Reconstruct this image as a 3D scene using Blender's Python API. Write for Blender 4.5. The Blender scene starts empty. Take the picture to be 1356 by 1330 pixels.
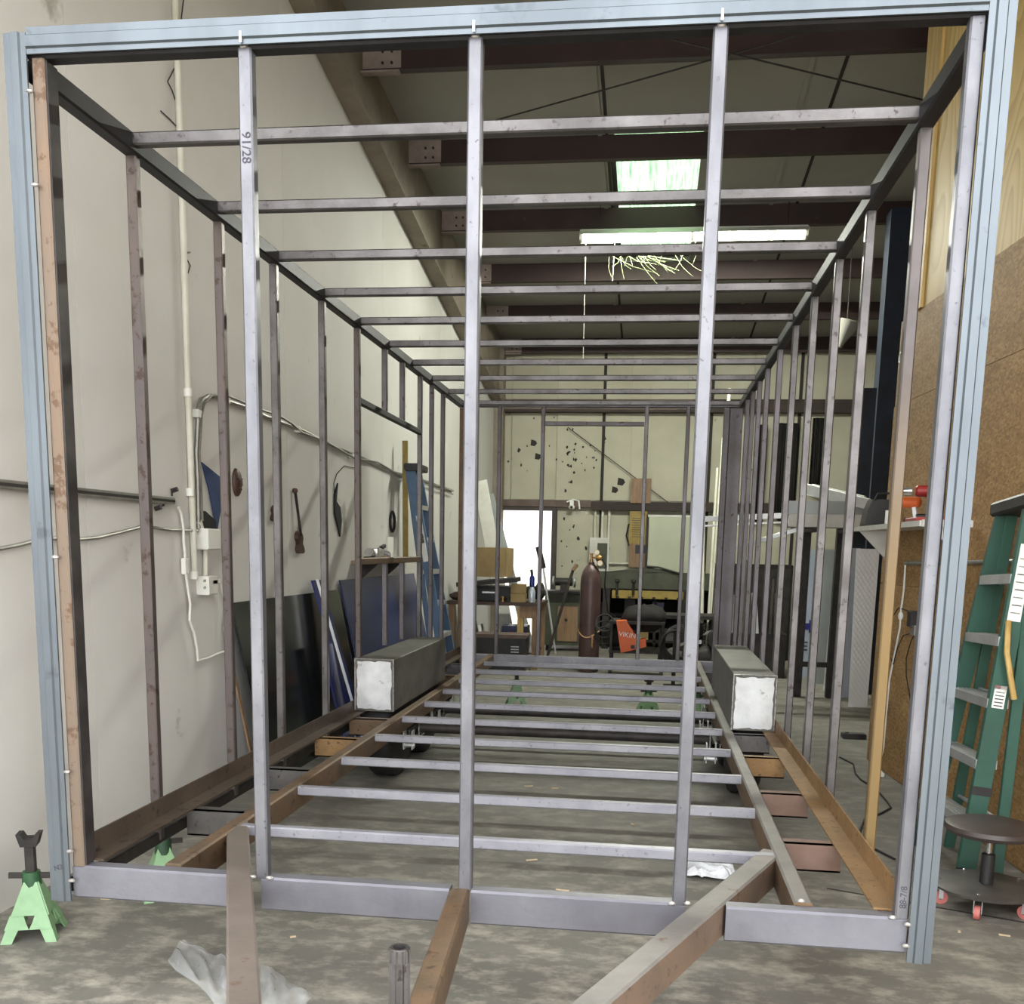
import bpy, math, random
import numpy as np
from mathutils import Vector, Matrix
random.seed(4)
S = bpy.context.scene
COL = S.collection
# ------------------------------------------------------------------ camera
F, CYP = 1341.68, 945.59            # focal length and principal row in pixels of the 1356x1330 frame
PITCH, ROLL, YAW = -0.1622, 0.0199, 0.1293
CAM = Vector((0.4721, -2.7079, 1.40))
def cam_axes():
    cz, sz = math.cos(YAW), math.sin(YAW)
    fwd = Vector((-sz, cz, 0)); right = Vector((cz, sz, 0)); up = Vector((0, 0, 1))
    cp, sp = math.cos(PITCH), math.sin(PITCH)
    f2 = fwd*cp + up*sp; u2 = up*cp - fwd*sp
    cr, sr = math.cos(ROLL), math.sin(ROLL)
    return right*cr + u2*sr, u2*cr - right*sr, f2
RT, UP, FW = cam_axes()
cd = bpy.data.cameras.new('camera'); cam = bpy.data.objects.new('camera', cd); COL.objects.link(cam)
M3 = Matrix((RT, UP, -FW)).transposed()
cam.matrix_world = Matrix.Translation(CAM) @ M3.to_4x4()
cd.sensor_fit = 'HORIZONTAL'; cd.sensor_width = 36; cd.lens = F/1356*36
cd.shift_y = (CYP-665)/1356; cd.clip_start = .05; cd.clip_end = 200
S.camera = cam
def at(px, py, X=None, Y=None, Z=None):
    """point of the room seen at a pixel, on the wall/floor plane given"""
    d = RT*((px-678)/F) - UP*((py-CYP)/F) + FW
    if X is not None: t = (X-CAM.x)/d.x
    elif Y is not None: t = (Y-CAM.y)/d.y
    else: t = (Z-CAM.z)/d.z
    return CAM + d*t
# ------------------------------------------------------------------ world and exposure
S.view_settings.view_transform = 'Standard'; S.view_settings.look = 'None'
S.view_settings.gamma = 1; S.view_settings.use_curve_mapping = False
S.view_settings.exposure = 0.75
w = bpy.data.worlds.new('sky'); S.world = w; w.use_nodes = True
bg = w.node_tree.nodes['Background']
bg.inputs[0].default_value = (0.96, 0.975, 1.0, 1); bg.inputs[1].default_value = 3.65
TUBE_LIGHT = 235.0
S.cycles.max_bounces = 8; S.cycles.diffuse_bounces = 5; S.cycles.glossy_bounces = 4
S.cycles.sample_clamp_indirect = 4
# ------------------------------------------------------------------ materials
def lin(h):
    if isinstance(h, (tuple, list)): return tuple(h)[:3] + (1,)
    h = h.lstrip('#'); v = [int(h[i:i+2], 16)/255 for i in (0, 2, 4)]
    return tuple((c/12.92 if c <= .04045 else ((c+.055)/1.055)**2.4) for c in v) + (1,)
MATS = {}
def mat(name, c, r=.6, m=0., c2=None, sc=6, st=(1, 1, 1), lo=.38, hi=.66, c3=None, sc3=14, t3=.6, st3=(1, 1, 1),
        bump=0, bs=60, emit=None, es=0, alpha=1, trans=0, det=6, spec=.5, zr=None):
    mt = bpy.data.materials.new(name); MATS[name] = mt; mt.use_nodes = True
    N = mt.node_tree.nodes; L = mt.node_tree.links
    b = N['Principled BSDF']
    b.inputs['Base Color'].default_value = lin(c); b.inputs['Roughness'].default_value = r
    b.inputs['Metallic'].default_value = m; b.inputs['Specular IOR Level'].default_value = spec
    if alpha < 1: b.inputs['Alpha'].default_value = alpha
    if trans: b.inputs['Transmission Weight'].default_value = trans
    if emit:
        b.inputs['Emission Color'].default_value = lin(emit); b.inputs['Emission Strength'].default_value = es
    if c2 or c3 or bump:
        tc = N.new('ShaderNodeTexCoord'); oi = N.new('ShaderNodeObjectInfo')
        mul = N.new('ShaderNodeMath'); mul.operation = 'MULTIPLY'; mul.inputs[1].default_value = 37
        L.new(oi.outputs['Random'], mul.inputs[0])
        add = N.new('ShaderNodeVectorMath'); L.new(tc.outputs['Object'], add.inputs[0]); L.new(mul.outputs[0], add.inputs[1])
        def noise(scale, stretch, detail=det):
            mp = N.new('ShaderNodeMapping'); mp.inputs['Scale'].default_value = stretch
            L.new(add.outputs[0], mp.inputs[0])
            nz = N.new('ShaderNodeTexNoise'); nz.inputs['Scale'].default_value = scale
            nz.inputs['Detail'].default_value = detail; nz.inputs['Roughness'].default_value = .62
            L.new(mp.outputs[0], nz.inputs['Vector']); return nz
        cur = None
        if c2:
            nz = noise(sc, st); rp = N.new('ShaderNodeMapRange')
            rp.inputs['From Min'].default_value = lo; rp.inputs['From Max'].default_value = hi
            L.new(nz.outputs['Fac'], rp.inputs[0])
            mx = N.new('ShaderNodeMix'); mx.data_type = 'RGBA'
            mx.inputs[6].default_value = lin(c); mx.inputs[7].default_value = lin(c2)
            L.new(rp.outputs[0], mx.inputs[0]); cur = mx.outputs[2]
        if c3:
            nz = noise(sc3, st3); rp = N.new('ShaderNodeMapRange')
            rp.inputs['From Min'].default_value = t3; rp.inputs['From Max'].default_value = t3+.07
            L.new(nz.outputs['Fac'], rp.inputs[0]); fac = rp.outputs[0]
            if zr:   # wear that grows towards one end of the thing
                sp = N.new('ShaderNodeSeparateXYZ'); L.new(tc.outputs['Object'], sp.inputs[0])
                r2 = N.new('ShaderNodeMapRange'); r2.inputs['From Min'].default_value = zr[0]; r2.inputs['From Max'].default_value = zr[1]
                r2.inputs['To Min'].default_value = 1; r2.inputs['To Max'].default_value = 0
                L.new(sp.outputs[2], r2.inputs[0])
                ml = N.new('ShaderNodeMath'); ml.operation = 'MULTIPLY'; L.new(r2.outputs[0], ml.inputs[0]); L.new(fac, ml.inputs[1]); fac = ml.outputs[0]
            mx = N.new('ShaderNodeMix'); mx.data_type = 'RGBA'
            if cur: L.new(cur, mx.inputs[6])
            else: mx.inputs[6].default_value = lin(c)
            mx.inputs[7].default_value = lin(c3); L.new(fac, mx.inputs[0]); cur = mx.outputs[2]
        if cur: L.new(cur, b.inputs['Base Color'])
        if bump:
            nz = noise(bs, st); bp = N.new('ShaderNodeBump'); bp.inputs['Strength'].default_value = bump
            bp.inputs['Distance'].default_value = .01
            L.new(nz.outputs['Fac'], bp.inputs['Height']); L.new(bp.outputs[0], b.inputs['Normal'])
    return mt
mat('mill_steel', '#555251', .40, .82, '#6f6c6b', 5, (1, 1, 1), c3='#474140', sc3=34, t3=.6, bump=.1, bs=90)
mat('bright_steel', '#5f5f63', .40, .66, '#747478', 7, (1, 1, .5), c3='#4e4d50', sc3=60, t3=.62, bump=.08)
mat('floor_steel', '#83828a', .42, .42, '#96969b', 5, c3='#747278', sc3=45, t3=.6, bump=.06)
mat('beam_steel', '#626167', .45, .45, '#75757b', 2.5, c3='#6a5b52', sc3=9, t3=.64, bump=.08)
mat('dull_steel', '#5b5756', .45, .7, '#6d696d', 4, c3='#4c3c34', sc3=16, t3=.6, bump=.1)
mat('dark_steel', '#1b1a1c', .55, .35, '#29272a', 5, bump=.08)
mat('tan_post', '#6a5e52', .52, .4, '#74604e', 6, (1, 1, .4), c3='#5a4534', sc3=22, t3=.56, bump=.12)
mat('galvanised', '#5b6166', .42, .75, '#6a7176', 3, (1, 1, .3), c3='#50565a', sc3=9, t3=.62, bump=.04)
mat('tan_rust_steel', '#565050', .45, .7, '#5f5550', 5, (1, 1, .4), c3='#463a34', sc3=26, t3=.57, bump=.12)
mat('rust_brown', '#60503f', .55, .5, '#745c45', 7, c3='#4a3a2d', sc3=26, t3=.6, bump=.15)
mat('rust_orange', '#7a5f3e', .6, .3, '#91724a', 9, c3='#5b4531', sc3=36, t3=.58, bump=.18)
mat('dusty_steel', '#6e6b66', .55, .35, '#807c76', 5, c3='#665448', sc3=12, t3=.62, bump=.08)
mat('rust_side', '#6b5b4e', .55, .45, '#7d6858', 5, c3='#56453a', sc3=24, t3=.6, bump=.12)
mat('primer_pink', '#7c6559', .6, .2, '#6d564a', 6, c3='#94806f', sc3=40, t3=.68, bump=.08)
mat('angle_rust', '#4f443b', .5, .6, '#615346', 4, c3='#3b322c', sc3=24, t3=.58, bump=.12)
mat('stud_orange_low', '#595453', .45, .6, '#676160', 5, c3='#7b6643', sc3=6, t3=.12, st3=(1, 1, .2), zr=(1.15, 2.0))
mat('grey_plate', '#5a5852', .5, .4, '#6c6a62', 4, (1, 1, 2), c3='#4a4843', sc3=9, t3=.6, bump=.05)
mat('end_plate', '#c2c4c4', .42, .35, '#dcdedd', 7, c3='#a6a8a8', sc3=20, t3=.62, bump=.05)
mat('weld', '#c9c5c0', .35, .7, '#8a8480', 60)
mat('wall_paint', '#d0cec9', .75, 0, '#c5c2bb', .9, lo=.3, hi=.75, c3='#a19c92', sc3=2.2, t3=.66, bump=.04, bs=14)
mat('dusty_brown', '#655c54', .55, .3, '#736860', 5, c3='#5b4638', sc3=10, t3=.6, bump=.08)
mat('wall_dirty', '#b9b6a2', .8, 0, '#a8a48e', 1.2, lo=.35, hi=.7, c3='#4a443a', sc3=9, t3=.69, bump=.05, bs=14)
mat('ceiling_facing', '#a09e95', .75, 0, '#949289', 1.1, lo=.3, hi=.75, bump=.15, bs=5)
mat('seam_dark', '#2a2622', .8)
mat('purlin_red', '#2f201d', .6, .1, '#3b2824', 3, c3='#54403a', sc3=5, t3=.68)
mat('purlin_plate', '#9c8d84', .6, .1, '#84766d', 6)
mat('beam_paint', '#8b8172', .7, 0, '#776d5f', 3, c3='#4d443a', sc3=7, t3=.64)
mat('girt_brown', '#6b5b53', .7, 0, '#544740', 4)
mat('girt_dark', '#2e2723', .75, 0, '#41352e', 4)
mat('concrete', '#79766d', .82, 0, '#8f8c83', 1.6, (1, 1, 1), lo=.34, hi=.7, c3='#a49e8d', sc3=11, st3=(.8, 1.3, 1), t3=.55, bump=.12, bs=24, det=10)
mat('apron_concrete', '#8f8b7f', .85, 0, '#a5a194', 2, c3='#b7b1a0', sc3=10, t3=.58, bump=.1, bs=24)
mat('wood_pale', '#c2a566', .6, 0, '#a9884a', 5, (6, 6, .5))
mat('wood_mid', '#8d7256', .6, 0, '#765c44', 6, (5, 5, .6))
mat('wood_dark', '#4c362b', .5, 0, '#35251d', 9)
mat('white_paint', '#d8d7d0', .5, 0, '#c4c2b8', 4)
mat('white_plastic', '#deddd4', .45)
mat('pvc', '#cfcec0', .5, 0, '#bdbba8', 4)
mat('conduit_metal', '#9a9890', .4, .5, '#7d7a72', 8)
mat('aluminium', '#c6c7c6', .35, .6, '#adaeae', 6)
mat('alu_bright', '#e6e7e6', .35, .3, '#cfd0cf', 6)
mat('blue_fibre', '#55708f', .5, 0, '#4a647f', 5)
mat('blue_sheet', '#16266e', .25, 0, '#101c55', 2)
mat('navy_sheet', '#26305c', .3, 0, '#1c2448', 2)
mat('black_gloss', '#2a2d2d', .16, .25, '#1d2020', 1.5)
mat('blue_cloth', '#2c3f66', .8, 0, '#243555', 6)
mat('black_plastic', '#1c1b1b', .5, 0, '#2a2928', 10)
mat('black_rubber', '#171616', .75, 0, '#242221', 12)
mat('dark_iron', '#242120', .6, .3, '#3a3532', 10)
mat('cyl_brown', '#4e3b39', .4, .1, '#5c4542', 5)
mat('brass', '#b08a52', .3, .8)
mat('chrome', '#d2d2d0', .18, .9)
mat('green_fibre', '#2d5648', .5, 0, '#274b3f', 5, c3='#527a6b', sc3=30, t3=.74)
mat('jack_green', '#84a87c', .45, 0, '#76996e', 10, c3='#56704f', sc3=16, t3=.66)
mat('jack_green_dark', '#2f5a36', .5, 0, '#243f29', 8)
mat('orange_paint', '#d9662e', .5)
mat('red_plastic', '#a5322c', .45, 0, '#82211e', 10)
mat('seat_vinyl', '#463d39', .42, 0, '#3a322f', 12)
mat('stool_base', '#4f4b45', .5, .1, '#3d3a36', 9)
mat('caster_red', '#b5675f', .5)
mat('cardboard', '#a08a62', .8, 0, '#8c7650', 4)
mat('yellow_paint', '#9c8645', .6, 0, '#877236', 8)
mat('olive_metal', '#4c4f3f', .6, .1, '#3a3c30', 4)
mat('navy_paint', '#1d2a3c', .55, 0, '#131a24', 3)
mat('black_cloth', '#141212', .9, 0, '#1f1c1a', 5)
mat('grey_panel', '#a4a9a8', .4, .3, '#989d9c', 3)
mat('pale_blue_film', '#b4bfce', .3, .45, '#c3cbd8', 3)
mat('mark_blue', '#14146a', .5)
mat('ink', '#3a3640', .7)
mat('ink_red', '#a83a44', .6)
mat('label_white', '#e4e4de', .6)
mat('off_white_sheet', '#bcc0a8', .5, 0, '#b2b69e', 2)
mat('rope', '#c0986a', .8, 0, '#8f6c48', 60)
mat('string', '#c8c8bc', .8)
mat('web', '#535a3c', .9)
mat('chip_wood', '#b9a68a', .8)
mat('plastic_film', '#c6c9ca', .28, 0, alpha=.30, c2='#dfe2e3', sc=20, bump=.5, bs=18)
mat('white_bag', '#e2e4e6', .45, 0, '#c9ccd0', 14, bump=.5, bs=25)
mat('brown_door', '#3c3431', .6, 0, '#4b423d', 5)
mat('pegboard', '#8c8a80', .8)
mat('tube_glow', '#ffffff', .5, emit=(.98, 1.0, .88), es=TUBE_LIGHT)
def special(name, build):
    mt = bpy.data.materials.new(name); MATS[name] = mt; mt.use_nodes = True
    build(mt.node_tree.nodes, mt.node_tree.links, mt.node_tree.nodes['Principled BSDF'])
def _ramp(N, L, src, stops):
    r = N.new('ShaderNodeValToRGB'); e = r.color_ramp.elements
    while len(e) < len(stops): e.new(.5)
    for i, (p, c) in enumerate(stops): e[i].position = p; e[i].color = lin(c)
    L.new(src, r.inputs[0]); return r.outputs[0]
def _map(N, L, sc, rot=(0, 0, 0)):
    tc = N.new('ShaderNodeTexCoord'); m = N.new('ShaderNodeMapping'); m.inputs['Scale'].default_value = sc
    m.inputs['Rotation'].default_value = rot; L.new(tc.outputs['Object'], m.inputs[0]); return m.outputs[0]
def osb(N, L, b):
    v = N.new('ShaderNodeTexVoronoi'); v.inputs['Scale'].default_value = 1; L.new(_map(N, L, (34, 44, 90), (.6, .2, .3)), v.inputs['Vector'])
    v2 = N.new('ShaderNodeTexNoise'); v2.inputs['Scale'].default_value = 4; v2.inputs['Detail'].default_value = 8
    L.new(_map(N, L, (1, 1, 3)), v2.inputs['Vector'])
    s = N.new('ShaderNodeSeparateColor'); L.new(v.outputs['Color'], s.inputs[0])
    mx = N.new('ShaderNodeMath'); mx.operation = 'MULTIPLY_ADD'; mx.inputs[1].default_value = .45
    L.new(s.outputs[0], mx.inputs[0])
    m2 = N.new('ShaderNodeMath'); m2.operation = 'MULTIPLY'; m2.inputs[1].default_value = .6; L.new(v2.outputs['Fac'], m2.inputs[0])
    L.new(m2.outputs[0], mx.inputs[2])
    L.new(_ramp(N, L, mx.outputs[0], [(.1, '#725230'), (.35, '#8c6b40'), (.6, '#9f7c4c'), (.95, '#b7966a')]), b.inputs['Base Color'])
    b.inputs['Roughness'].default_value = .7
    bp = N.new('ShaderNodeBump'); bp.inputs['Strength'].default_value = .15; bp.inputs['Distance'].default_value = .005
    L.new(mx.outputs[0], bp.inputs['Height']); L.new(bp.outputs[0], b.inputs['Normal'])
special('osb', osb)
def ply(N, L, b):
    n = N.new('ShaderNodeTexNoise'); n.inputs['Scale'].default_value = 1.4; n.inputs['Detail'].default_value = 2
    L.new(_map(N, L, (1, 1, .35)), n.inputs['Vector'])
    m = N.new('ShaderNodeMath'); m.operation = 'MULTIPLY'; m.inputs[1].default_value = 22; L.new(n.outputs['Fac'], m.inputs[0])
    f = N.new('ShaderNodeMath'); f.operation = 'FRACT'; L.new(m.outputs[0], f.inputs[0])
    L.new(_ramp(N, L, f.outputs[0], [(0, '#b3924f'), (.5, '#c6a865'), (.9, '#cbb06e'), (1, '#b3924f')]), b.inputs['Base Color'])
    b.inputs['Roughness'].default_value = .6
special('plywood', ply)
def floor_mat(N, L, b):
    g = N.new('ShaderNodeNewGeometry'); P = g.outputs['Position']
    def nz(sc, det, st=(1, 1, 1)):
        m = N.new('ShaderNodeMapping'); m.inputs['Scale'].default_value = st; L.new(P, m.inputs[0])
        n = N.new('ShaderNodeTexNoise'); n.inputs['Scale'].default_value = sc; n.inputs['Detail'].default_value = det; n.inputs['Roughness'].default_value = .7
        L.new(m.outputs[0], n.inputs['Vector']); return n.outputs['Fac']
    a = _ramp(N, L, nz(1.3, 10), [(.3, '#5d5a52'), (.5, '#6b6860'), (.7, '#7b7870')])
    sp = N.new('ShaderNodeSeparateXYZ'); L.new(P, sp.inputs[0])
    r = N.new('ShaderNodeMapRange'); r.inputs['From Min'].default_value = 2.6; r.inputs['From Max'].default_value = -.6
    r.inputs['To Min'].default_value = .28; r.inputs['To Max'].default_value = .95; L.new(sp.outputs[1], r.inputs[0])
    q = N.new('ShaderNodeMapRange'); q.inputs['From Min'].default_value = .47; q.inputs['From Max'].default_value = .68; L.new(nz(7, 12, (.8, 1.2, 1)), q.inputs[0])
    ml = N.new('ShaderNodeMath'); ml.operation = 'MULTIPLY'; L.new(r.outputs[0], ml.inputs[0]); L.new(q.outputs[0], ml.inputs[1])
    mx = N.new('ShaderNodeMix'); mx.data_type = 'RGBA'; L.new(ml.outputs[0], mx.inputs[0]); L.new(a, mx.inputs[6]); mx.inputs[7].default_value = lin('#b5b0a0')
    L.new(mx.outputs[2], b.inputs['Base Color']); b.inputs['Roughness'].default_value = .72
    bp = N.new('ShaderNodeBump'); bp.inputs['Strength'].default_value = .2; bp.inputs['Distance'].default_value = .006
    L.new(nz(22, 8), bp.inputs['Height']); L.new(bp.outputs[0], b.inputs['Normal'])
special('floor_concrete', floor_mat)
def diamond(N, L, b):
    b.inputs['Metallic'].default_value = .15; b.inputs['Roughness'].default_value = .3; b.inputs['Base Color'].default_value = lin('#f6f9fb')
    ch = N.new('ShaderNodeTexVoronoi'); ch.inputs['Scale'].default_value = 34; ch.inputs['Randomness'].default_value = .15
    L.new(_map(N, L, (1, 1, .7), (0, .78, 0)), ch.inputs['Vector'])
    bp = N.new('ShaderNodeBump'); bp.inputs['Strength'].default_value = .8; bp.inputs['Distance'].default_value = .005
    L.new(ch.outputs['Distance'], bp.inputs['Height']); L.new(bp.outputs[0], b.inputs['Normal'])
special('diamond_plate', diamond)
def sky_panel(N, L, b):
    N.remove(b); out = N['Material Output']
    n = N.new('ShaderNodeTexNoise'); n.inputs['Scale'].default_value = 3; n.inputs['Detail'].default_value = 8
    L.new(_map(N, L, (14, 1, 1)), n.inputs['Vector'])
    c = _ramp(N, L, n.outputs['Fac'], [(.3, '#56735a'), (.5, '#7b9c76'), (.62, '#9cba92'), (.75, '#8a8450')])
    t = N.new('ShaderNodeBsdfTranslucent'); L.new(c, t.inputs[0])
    tr = N.new('ShaderNodeBsdfTransparent'); L.new(c, tr.inputs[0])
    mx = N.new('ShaderNodeMixShader'); mx.inputs[0].default_value = .35
    L.new(t.outputs[0], mx.inputs[1]); L.new(tr.outputs[0], mx.inputs[2]); L.new(mx.outputs[0], out.inputs[0])
special('skylight_fibreglass', sky_panel)

# ------------------------------------------------------------------ mesh builder
def frame(a, b, up=(0, 0, 1)):
    a = Vector(a); b = Vector(b); d = (b-a); ln = d.length; d.normalize(); up = Vector(up)
    if abs(d.dot(up)) > .98: up = Vector((0, 1, 0)) if abs(d.y) < .9 else Vector((1, 0, 0))
    s = d.cross(up).normalized(); u = s.cross(d).normalized()
    return a, b, d, s, u, ln
class MB:
    def __init__(self): self.v = []; self.f = []
    def add(self, vs, fs):
        o = len(self.v); self.v += [tuple(x) for x in vs]; self.f += [tuple(i+o for i in f) for f in fs]; return self
    def ring(self, rings, cap=True, closed=False):
        n = len(rings[0]); vs = [p for r in rings for p in r]; fs = []
        m = len(rings)
        for k in range(m-1 if not closed else m):
            k2 = (k+1) % m
            for i in range(n):
                j = (i+1) % n; fs.append((k*n+i, k*n+j, k2*n+j, k2*n+i))
        if cap and not closed:
            fs.append(tuple(range(n-1, -1, -1))); fs.append(tuple((m-1)*n+i for i in range(n)))
        return self.add(vs, fs)
    def bar(self, a, b, w, h, up=(0, 0, 1), bev=None, w2=None, h2=None):
        a, b, d, s, u, ln = frame(a, b, up); bev = min(w, h)*.12 if bev is None else bev
        def prof(p, w, h):
            x, y = w/2, h/2; c = min(bev, x*.9, y*.9)
            if c <= 0: pts = [(-x, -y), (x, -y), (x, y), (-x, y)]
            else: pts = [(-x+c, -y), (x-c, -y), (x, -y+c), (x, y-c), (x-c, y), (-x+c, y), (-x, y-c), (-x, -y+c)]
            return [p+s*q[0]+u*q[1] for q in pts]
        return self.ring([prof(a, w, h), prof(b, w2 or w, h2 or h)])
    def box(self, lo, hi, bev=0):
        lo = Vector(lo); hi = Vector(hi); c = (lo+hi)/2
        sx, sy, sz = hi-lo
        if bev: return self.bar((c.x, lo.y, c.z), (c.x, hi.y, c.z), sx, sz, bev=bev)
        x0, y0, z0 = lo; x1, y1, z1 = hi
        return self.add([(x0, y0, z0), (x1, y0, z0), (x1, y1, z0), (x0, y1, z0), (x0, y0, z1), (x1, y0, z1), (x1, y1, z1), (x0, y1, z1)],
                        [(0, 3, 2, 1), (4, 5, 6, 7), (0, 1, 5, 4), (1, 2, 6, 5), (2, 3, 7, 6), (3, 0, 4, 7)])
    def cyl(self, a, b, r, r2=None, n=16):
        a, b, d, s, u, ln = frame(a, b); r2 = r if r2 is None else r2
        R = lambda p, q: [p+(s*math.cos(t)+u*math.sin(t))*q for t in [2*math.pi*i/n for i in range(n)]]
        return self.ring([R(a, r), R(b, r2)])
    def tube(self, pts, r, n=8, closed=False):
        pts = [Vector(p) for p in pts]; rings = []
        for i, p in enumerate(pts):
            q = pts[min(i+1, len(pts)-1)] if not closed else pts[(i+1) % len(pts)]
            o = pts[max(i-1, 0)] if not closed else pts[i-1]
            _, _, d, s, u, _ = frame(o, q)
            if i: # keep the frame from twisting
                ps = prev - d*prev.dot(d)
                if ps.length > 1e-4: s = ps.normalized(); u = s.cross(d).normalized()
            prev = s
            rr = r[i] if isinstance(r, (list, tuple)) else r
            rings.append([p+(s*math.cos(t)+u*math.sin(t))*rr for t in [2*math.pi*k/n for k in range(n)]])
        return self.ring(rings, closed=closed)
    def lathe(self, base, prof, n=24, axis=(0, 0, 1)):
        base = Vector(base); _, _, d, s, u, _ = frame(base, base+Vector(axis), (0, 1, 0))
        return self.ring([[base+d*z+(s*math.cos(t)+u*math.sin(t))*max(r, .0004) for t in [2*math.pi*k/n for k in range(n)]] for r, z in prof])
    def prism(self, pts, off):
        off = Vector(off); n = len(pts); P = [Vector(p) for p in pts]
        return self.add(P+[p+off for p in P], [tuple(range(n-1, -1, -1)), tuple(range(n, 2*n))]+[(i, (i+1) % n, n+(i+1) % n, n+i) for i in range(n)])
    def ball(self, c, r, n=10, sq=(1, 1, 1)):
        c = Vector(c); rings = []
        for k in range(1, n):
            t = math.pi*k/n
            rings.append([c+Vector((math.cos(a)*math.sin(t)*r*sq[0], math.sin(a)*math.sin(t)*r*sq[1], -math.cos(t)*r*sq[2])) for a in [2*math.pi*i/(2*n) for i in range(2*n)]])
        return self.ring(rings)
    def build(self, name, m, parent=None, label=None, smooth=True, ang=38, top=None, **tags):
        base = Vector(parent.matrix_world.translation) if parent else Vector((0, 0, 0))
        p = parent
        base = Vector((0, 0, 0))
        while p: base += p.location; p = p.parent
        own = Vector((0, 0, 0))
        if not parent and self.v:
            a = np.array(self.v); own = Vector(((a[:, 0].min()+a[:, 0].max())/2, (a[:, 1].min()+a[:, 1].max())/2, a[:, 2].min()))
        off = base+own
        me = bpy.data.meshes.new(name); me.from_pydata([tuple(Vector(v)-off) for v in self.v], [], self.f)
        import bmesh as _b
        bm = _b.new(); bm.from_mesh(me); _b.ops.recalc_face_normals(bm, faces=bm.faces); bm.to_mesh(me); bm.free()
        if smooth:
            me.polygons.foreach_set('use_smooth', [True]*len(me.polygons)); me.set_sharp_from_angle(angle=math.radians(ang))
        me.materials.append(MATS[m])
        if top:
            me.materials.append(MATS[top])
            for pl in me.polygons:
                if pl.normal.z > .6: pl.material_index = 1
        o = bpy.data.objects.new(name, me); COL.objects.link(o)
        o.location = own; o.parent = parent
        if label: o['label'] = label
        for k, v in tags.items(): o[k] = v
        return o
def thing(name, loc, label, cat, group=None):
    o = bpy.data.objects.new(name, None); COL.objects.link(o); o.location = loc; o.empty_display_size = .1
    o['label'] = label; o['category'] = cat
    if group: o['group'] = group
    return o
def tag(o, label, cat, group=None):
    o['label'] = label; o['category'] = cat
    if group: o['group'] = group
    return o
def struct(o): o['kind'] = 'structure'; return o
def cp(o, d, parent=None, m=None):
    c = o.copy(); COL.objects.link(c); c.location = Vector(o.location)+Vector(d); c.parent = parent or o.parent
    if m: c.data = o.data.copy(); c.data.materials.clear(); c.data.materials.append(MATS[m])
    return c
def text(body, size, loc, xdir, ydir, m, name, parent=None):
    cu = bpy.data.curves.new(name, 'FONT'); cu.body = body; cu.size = size; cu.extrude = .0006
    cu.align_x = 'CENTER'; cu.align_y = 'CENTER'; cu.materials.append(MATS[m])
    o = bpy.data.objects.new(name, cu); COL.objects.link(o)
    x = Vector(xdir).normalized(); y = Vector(ydir).normalized(); z = x.cross(y)
    base = Vector((0, 0, 0)); p = parent
    while p: base += p.location; p = p.parent
    dg = bpy.context.evaluated_depsgraph_get(); me = bpy.data.meshes.new_from_object(o.evaluated_get(dg))
    bpy.data.objects.remove(o); o = bpy.data.objects.new(name, me); COL.objects.link(o)
    o.parent = parent
    o.matrix_local = Matrix.Translation(Vector(loc)-base) @ Matrix((x, y, z)).transposed().to_4x4()
    return o
V = Vector
# ------------------------------------------------------------------ setting
XL, YB, YF, XR = -1.90, 13.0, -1.0, 6.5
def zroof(y): return 5.13-.0885*(y-5.4)
def flat(name, lo, hi, m, parent=None): return struct(MB().box(lo, hi).build(name, m, parent, smooth=False))
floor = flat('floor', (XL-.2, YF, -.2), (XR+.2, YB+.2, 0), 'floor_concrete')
apron = flat('apron', (-14, -16, -.2), (16, YF-.004, -.004), 'apron_concrete')
rear_yard = flat('rear_yard_ground', (-10, YB+.2, -.25), (14, YB+14, -.05), 'apron_concrete')
yw = flat('yard_fence_wall', (-6, YB+5.2, -.05), (4, YB+5.4, 3.6), 'white_paint')
for k, (x0, y0, x1, y1) in enumerate([(1.28, 1.56, 4.2, .42)]):
    MB().bar((x0, y0, .0008), (x1, y1, .0008), .012, .0016, bev=0).build('control_joint', 'seam_dark', floor)
# left wall: painted panels with fine vertical joints
wl = flat('wall_left', (XL-.2, YF, 0), (XL-.012, YB, 5.9), 'wall_paint')
ys = [YF, 1.4, 3.85, 6.3, 8.75, 11.2, YB]
for i in range(len(ys)-1):
    a, b = ys[i]+.0015, ys[i+1]-.0015
    MB().add([(XL-.012, a, 0), (XL, a, 0), (XL, b, 0), (XL-.012, b, 0),
              (XL-.012, a, zroof(a)-.02), (XL, a, zroof(a)-.02), (XL, b, zroof(b)-.02), (XL-.012, b, zroof(b)-.02)],
             [(0, 3, 2, 1), (4, 5, 6, 7), (0, 1, 5, 4), (1, 2, 6, 5), (2, 3, 7, 6), (3, 0, 4, 7)]).build('wall_panel', 'wall_paint', wl, smooth=False)
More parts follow.
